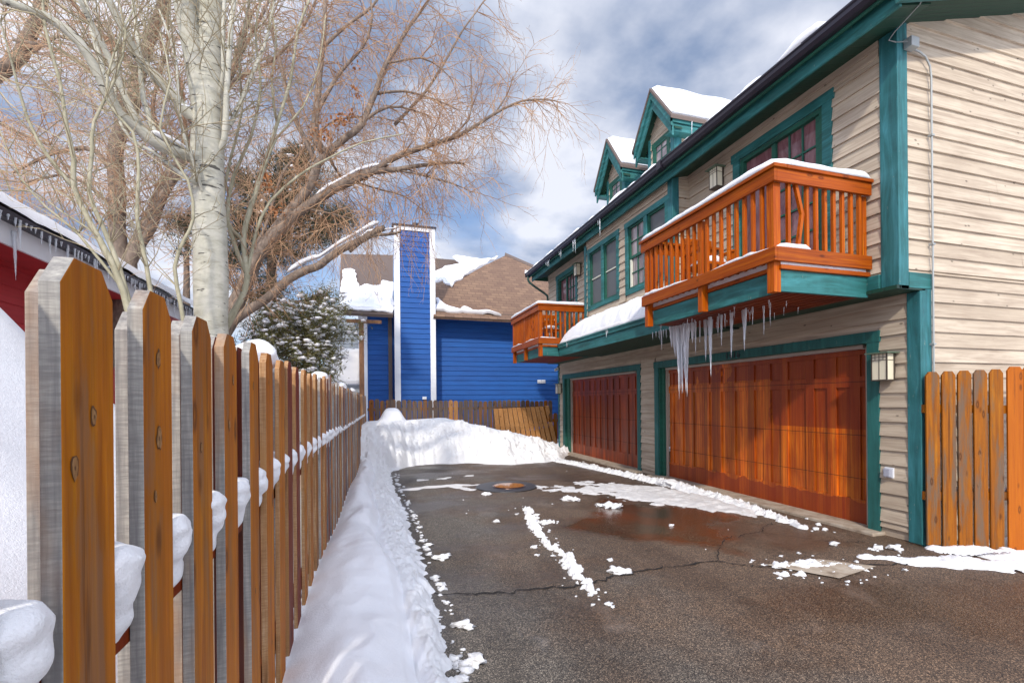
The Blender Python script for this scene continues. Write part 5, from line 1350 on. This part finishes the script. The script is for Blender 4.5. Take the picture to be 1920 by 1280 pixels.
# --- conifers
def conifer(name,label,base,tufts,mat,Y,size,ndl,nl,snow=0,trunk=None,w=.010):
    o=thing(name,label,'tree',base); T=MB(); C=MB(); S=MB()
    if trunk: limb(T,pix(trunk[0],Y),trunk[1],trunk[2],8,.05); 
    tb=[Vector(p) for p in pix(trunk[0],Y)]
    for (px,py,w_,h_,n_) in tufts:
        for i in range(n_):
            c=at(px+rg.gauss(0,w_*.42),py+rg.gauss(0,h_*.42),Y+rg.gauss(0,.55))
            near=min(tb,key=lambda q:abs(q.z-c.z)); 
            if rg.random()<.25: T.tube([near,(near+c)/2+Vector((0,0,.05)),c],[.03,.016,.006],4,cap=False)
            ax=Vector((rg.gauss(0,1),rg.gauss(0,1),rg.gauss(.5,.6))).normalized()
            for j in range(ndl):
                d=(ax*.7+Vector((rg.gauss(0,1),rg.gauss(0,1),rg.gauss(0,1)))*.55).normalized(); L=nl*rg.uniform(.6,1.1)
                p=c+Vector((rg.gauss(0,1),rg.gauss(0,1),rg.gauss(0,1)))*size; sd=d.orthogonal().normalized()*w
                C.quad(p-sd,p+sd,p+d*L)
            for q_ in range(3 if snow>.2 else 1):
                if rg.random()<snow*1.3: S.blob(c+Vector((rg.gauss(0,1),rg.gauss(0,1)-.5,rg.gauss(.5,.6)))*size,rg.uniform(.018,.06),seed=rg.random()*30,sub=1,amp=.6,sc=(1.3,1.1,.6))
    T.build('trunk',M['bark'],o,smooth=True); C.build('crown',mat,o)
    if S.v: S.build('crown_snow',M['snow'],smooth=True,kind='stuff',label='snow scattered over the branches of the %s'%name.replace('_',' '))
    return o
conifer('pine_tree','dark green pine with needle tufts behind the spreading bare tree',(-4.2,14,0),
 [(560,290,40,22,22),(570,330,50,30,28),(500,300,30,20,8),(480,340,60,30,30),(540,370,70,30,34),(470,400,50,30,26),(560,400,70,30,34),(620,420,60,26,30),(590,450,60,24,24),(500,450,60,26,28),(450,440,30,30,18),(460,490,40,20,16),(540,480,50,20,18),(640,400,24,14,10),(500,550,60,40,34),(520,620,70,40,34),(500,690,80,40,34)],
 M['needle'],14,.13,75,.24,.12,([(505,740),(508,600),(512,450),(520,340),(530,280)],.2,.05),.009)
conifer('pine_tree','small dark pine showing low on the left of the aspen trunk',(-5.6,13,0),
 [(345,430,30,22,14),(365,400,14,20,8),(350,465,20,16,8),(330,415,14,14,6)],M['needle'],13,.09,40,.2,.1,([(350,740),(350,500),(352,400)],.12,.04),.009)
conifer('juniper_tree','olive green juniper dusted with snow behind the fence, left of the shed',(-2.2,12,0),
 [(600,560,46,22,30),(560,590,60,30,52),(620,590,40,30,40),(590,620,60,30,60),(540,640,60,34,60),(600,660,46,34,56),(560,690,60,34,60),(520,600,40,40,36),(500,680,40,50,40),(600,700,30,24,26),(480,640,30,50,26),(655,620,26,12,10),(560,750,70,40,60)],
 M['needle2'],12,.085,40,.10,.42,([(580,760),(580,650),(585,560)],.15,.04),.011)
# ================================================================= LIGHT
w=bpy.data.worlds.new('World'); scene.world=w; w.use_nodes=True; nt=w.node_tree; nt.nodes.clear()
def nn(t,**k):
    x=nt.nodes.new(t)
    for a,b in k.items(): setattr(x,a,b)
    return x
lk=nt.links.new
SUN=Vector((-.35,-.78,.64)).normalized()
elev=math.asin(SUN.z); az=math.atan2(SUN.x,SUN.y)
out=nn('ShaderNodeOutputWorld'); sky=nn('ShaderNodeTexSky',sky_type='NISHITA'); sky.sun_disc=False; sky.sun_elevation=elev; sky.sun_rotation=az
sky.altitude=2000; sky.air_density=1.0; sky.dust_density=.4; sky.ozone_density=1.5
bg=nn('ShaderNodeBackground'); bg.inputs[1].default_value=.12; lk(sky.outputs[0],bg.inputs[0])
tc=nn('ShaderNodeTexCoord'); sp=nn('ShaderNodeSeparateXYZ'); lk(tc.outputs['Generated'],sp.inputs[0])
def mth(op,a,b):
    x=nn('ShaderNodeMath',operation=op)
    for i,v in enumerate((a,b)):
        if isinstance(v,(int,float)): x.inputs[i].default_value=v
        else: lk(v,x.inputs[i])
    return x.outputs[0]
zz=mth('ADD',mth('MAXIMUM',sp.outputs[2],0.0),.22)
cb=nn('ShaderNodeCombineXYZ'); lk(mth('DIVIDE',sp.outputs[0],zz),cb.inputs[0]); lk(mth('DIVIDE',sp.outputs[1],zz),cb.inputs[1]); cb.inputs[2].default_value=.3
n1=nn('ShaderNodeTexNoise'); n1.inputs['Scale'].default_value=1.35; n1.inputs['Detail'].default_value=8; n1.inputs['Roughness'].default_value=.52; n1.inputs['Distortion'].default_value=.25; lk(cb.outputs[0],n1.inputs['Vector'])
rp_=nn('ShaderNodeValToRGB'); e=rp_.color_ramp.elements; e[0].position=.33; e[0].color=(0,0,0,1); e[1].position=.49; e[1].color=(1,1,1,1); lk(n1.outputs['Fac'],rp_.inputs[0])
n2=nn('ShaderNodeTexNoise'); n2.inputs['Scale'].default_value=2.6; n2.inputs['Detail'].default_value=6; lk(cb.outputs[0],n2.inputs['Vector'])
cr_=nn('ShaderNodeValToRGB'); e=cr_.color_ramp.elements; e[0].position=.40; e[0].color=(.24,.31,.46,1); e[1].position=.60; e[1].color=(.74,.76,.84,1); lk(n2.outputs['Fac'],cr_.inputs[0])
bg2=nn('ShaderNodeBackground'); lk(cr_.outputs[0],bg2.inputs[0])
dt=nn('ShaderNodeVectorMath',operation='DOT_PRODUCT'); lk(tc.outputs['Generated'],dt.inputs[0]); dt.inputs[1].default_value=tuple(SUN)
# thin cloud is brighter on the side of the sky where the sun stands
lk(mth('ADD',mth('MULTIPLY',mth('MAXIMUM',mth('ADD',dt.outputs['Value'],.25),0.),1.35),.80),bg2.inputs[1])
mx=nn('ShaderNodeMixShader'); lk(mth('MULTIPLY',rp_.outputs[0],.93),mx.inputs[0]); lk(bg.outputs[0],mx.inputs[1]); lk(bg2.outputs[0],mx.inputs[2]); lk(mx.outputs[0],out.inputs[0])
sd=bpy.data.lights.new('sun','SUN'); sd.energy=2.1; sd.angle=R(2.5); sd.color=(1,.93,.82); so=bpy.data.objects.new('sun',sd); COL.objects.link(so)
so.rotation_euler=SUN.to_track_quat('Z','Y').to_euler(); so.location=(-5,-8,12)
# ================================================================= RENDER
scene.view_settings.view_transform='Standard'; scene.view_settings.look='None'; scene.view_settings.exposure=.64; scene.view_settings.gamma=1
scene.render.engine='CYCLES'
scene.cycles.max_bounces=6; scene.cycles.diffuse_bounces=4; scene.cycles.transmission_bounces=4
scene.render.film_transparent=False
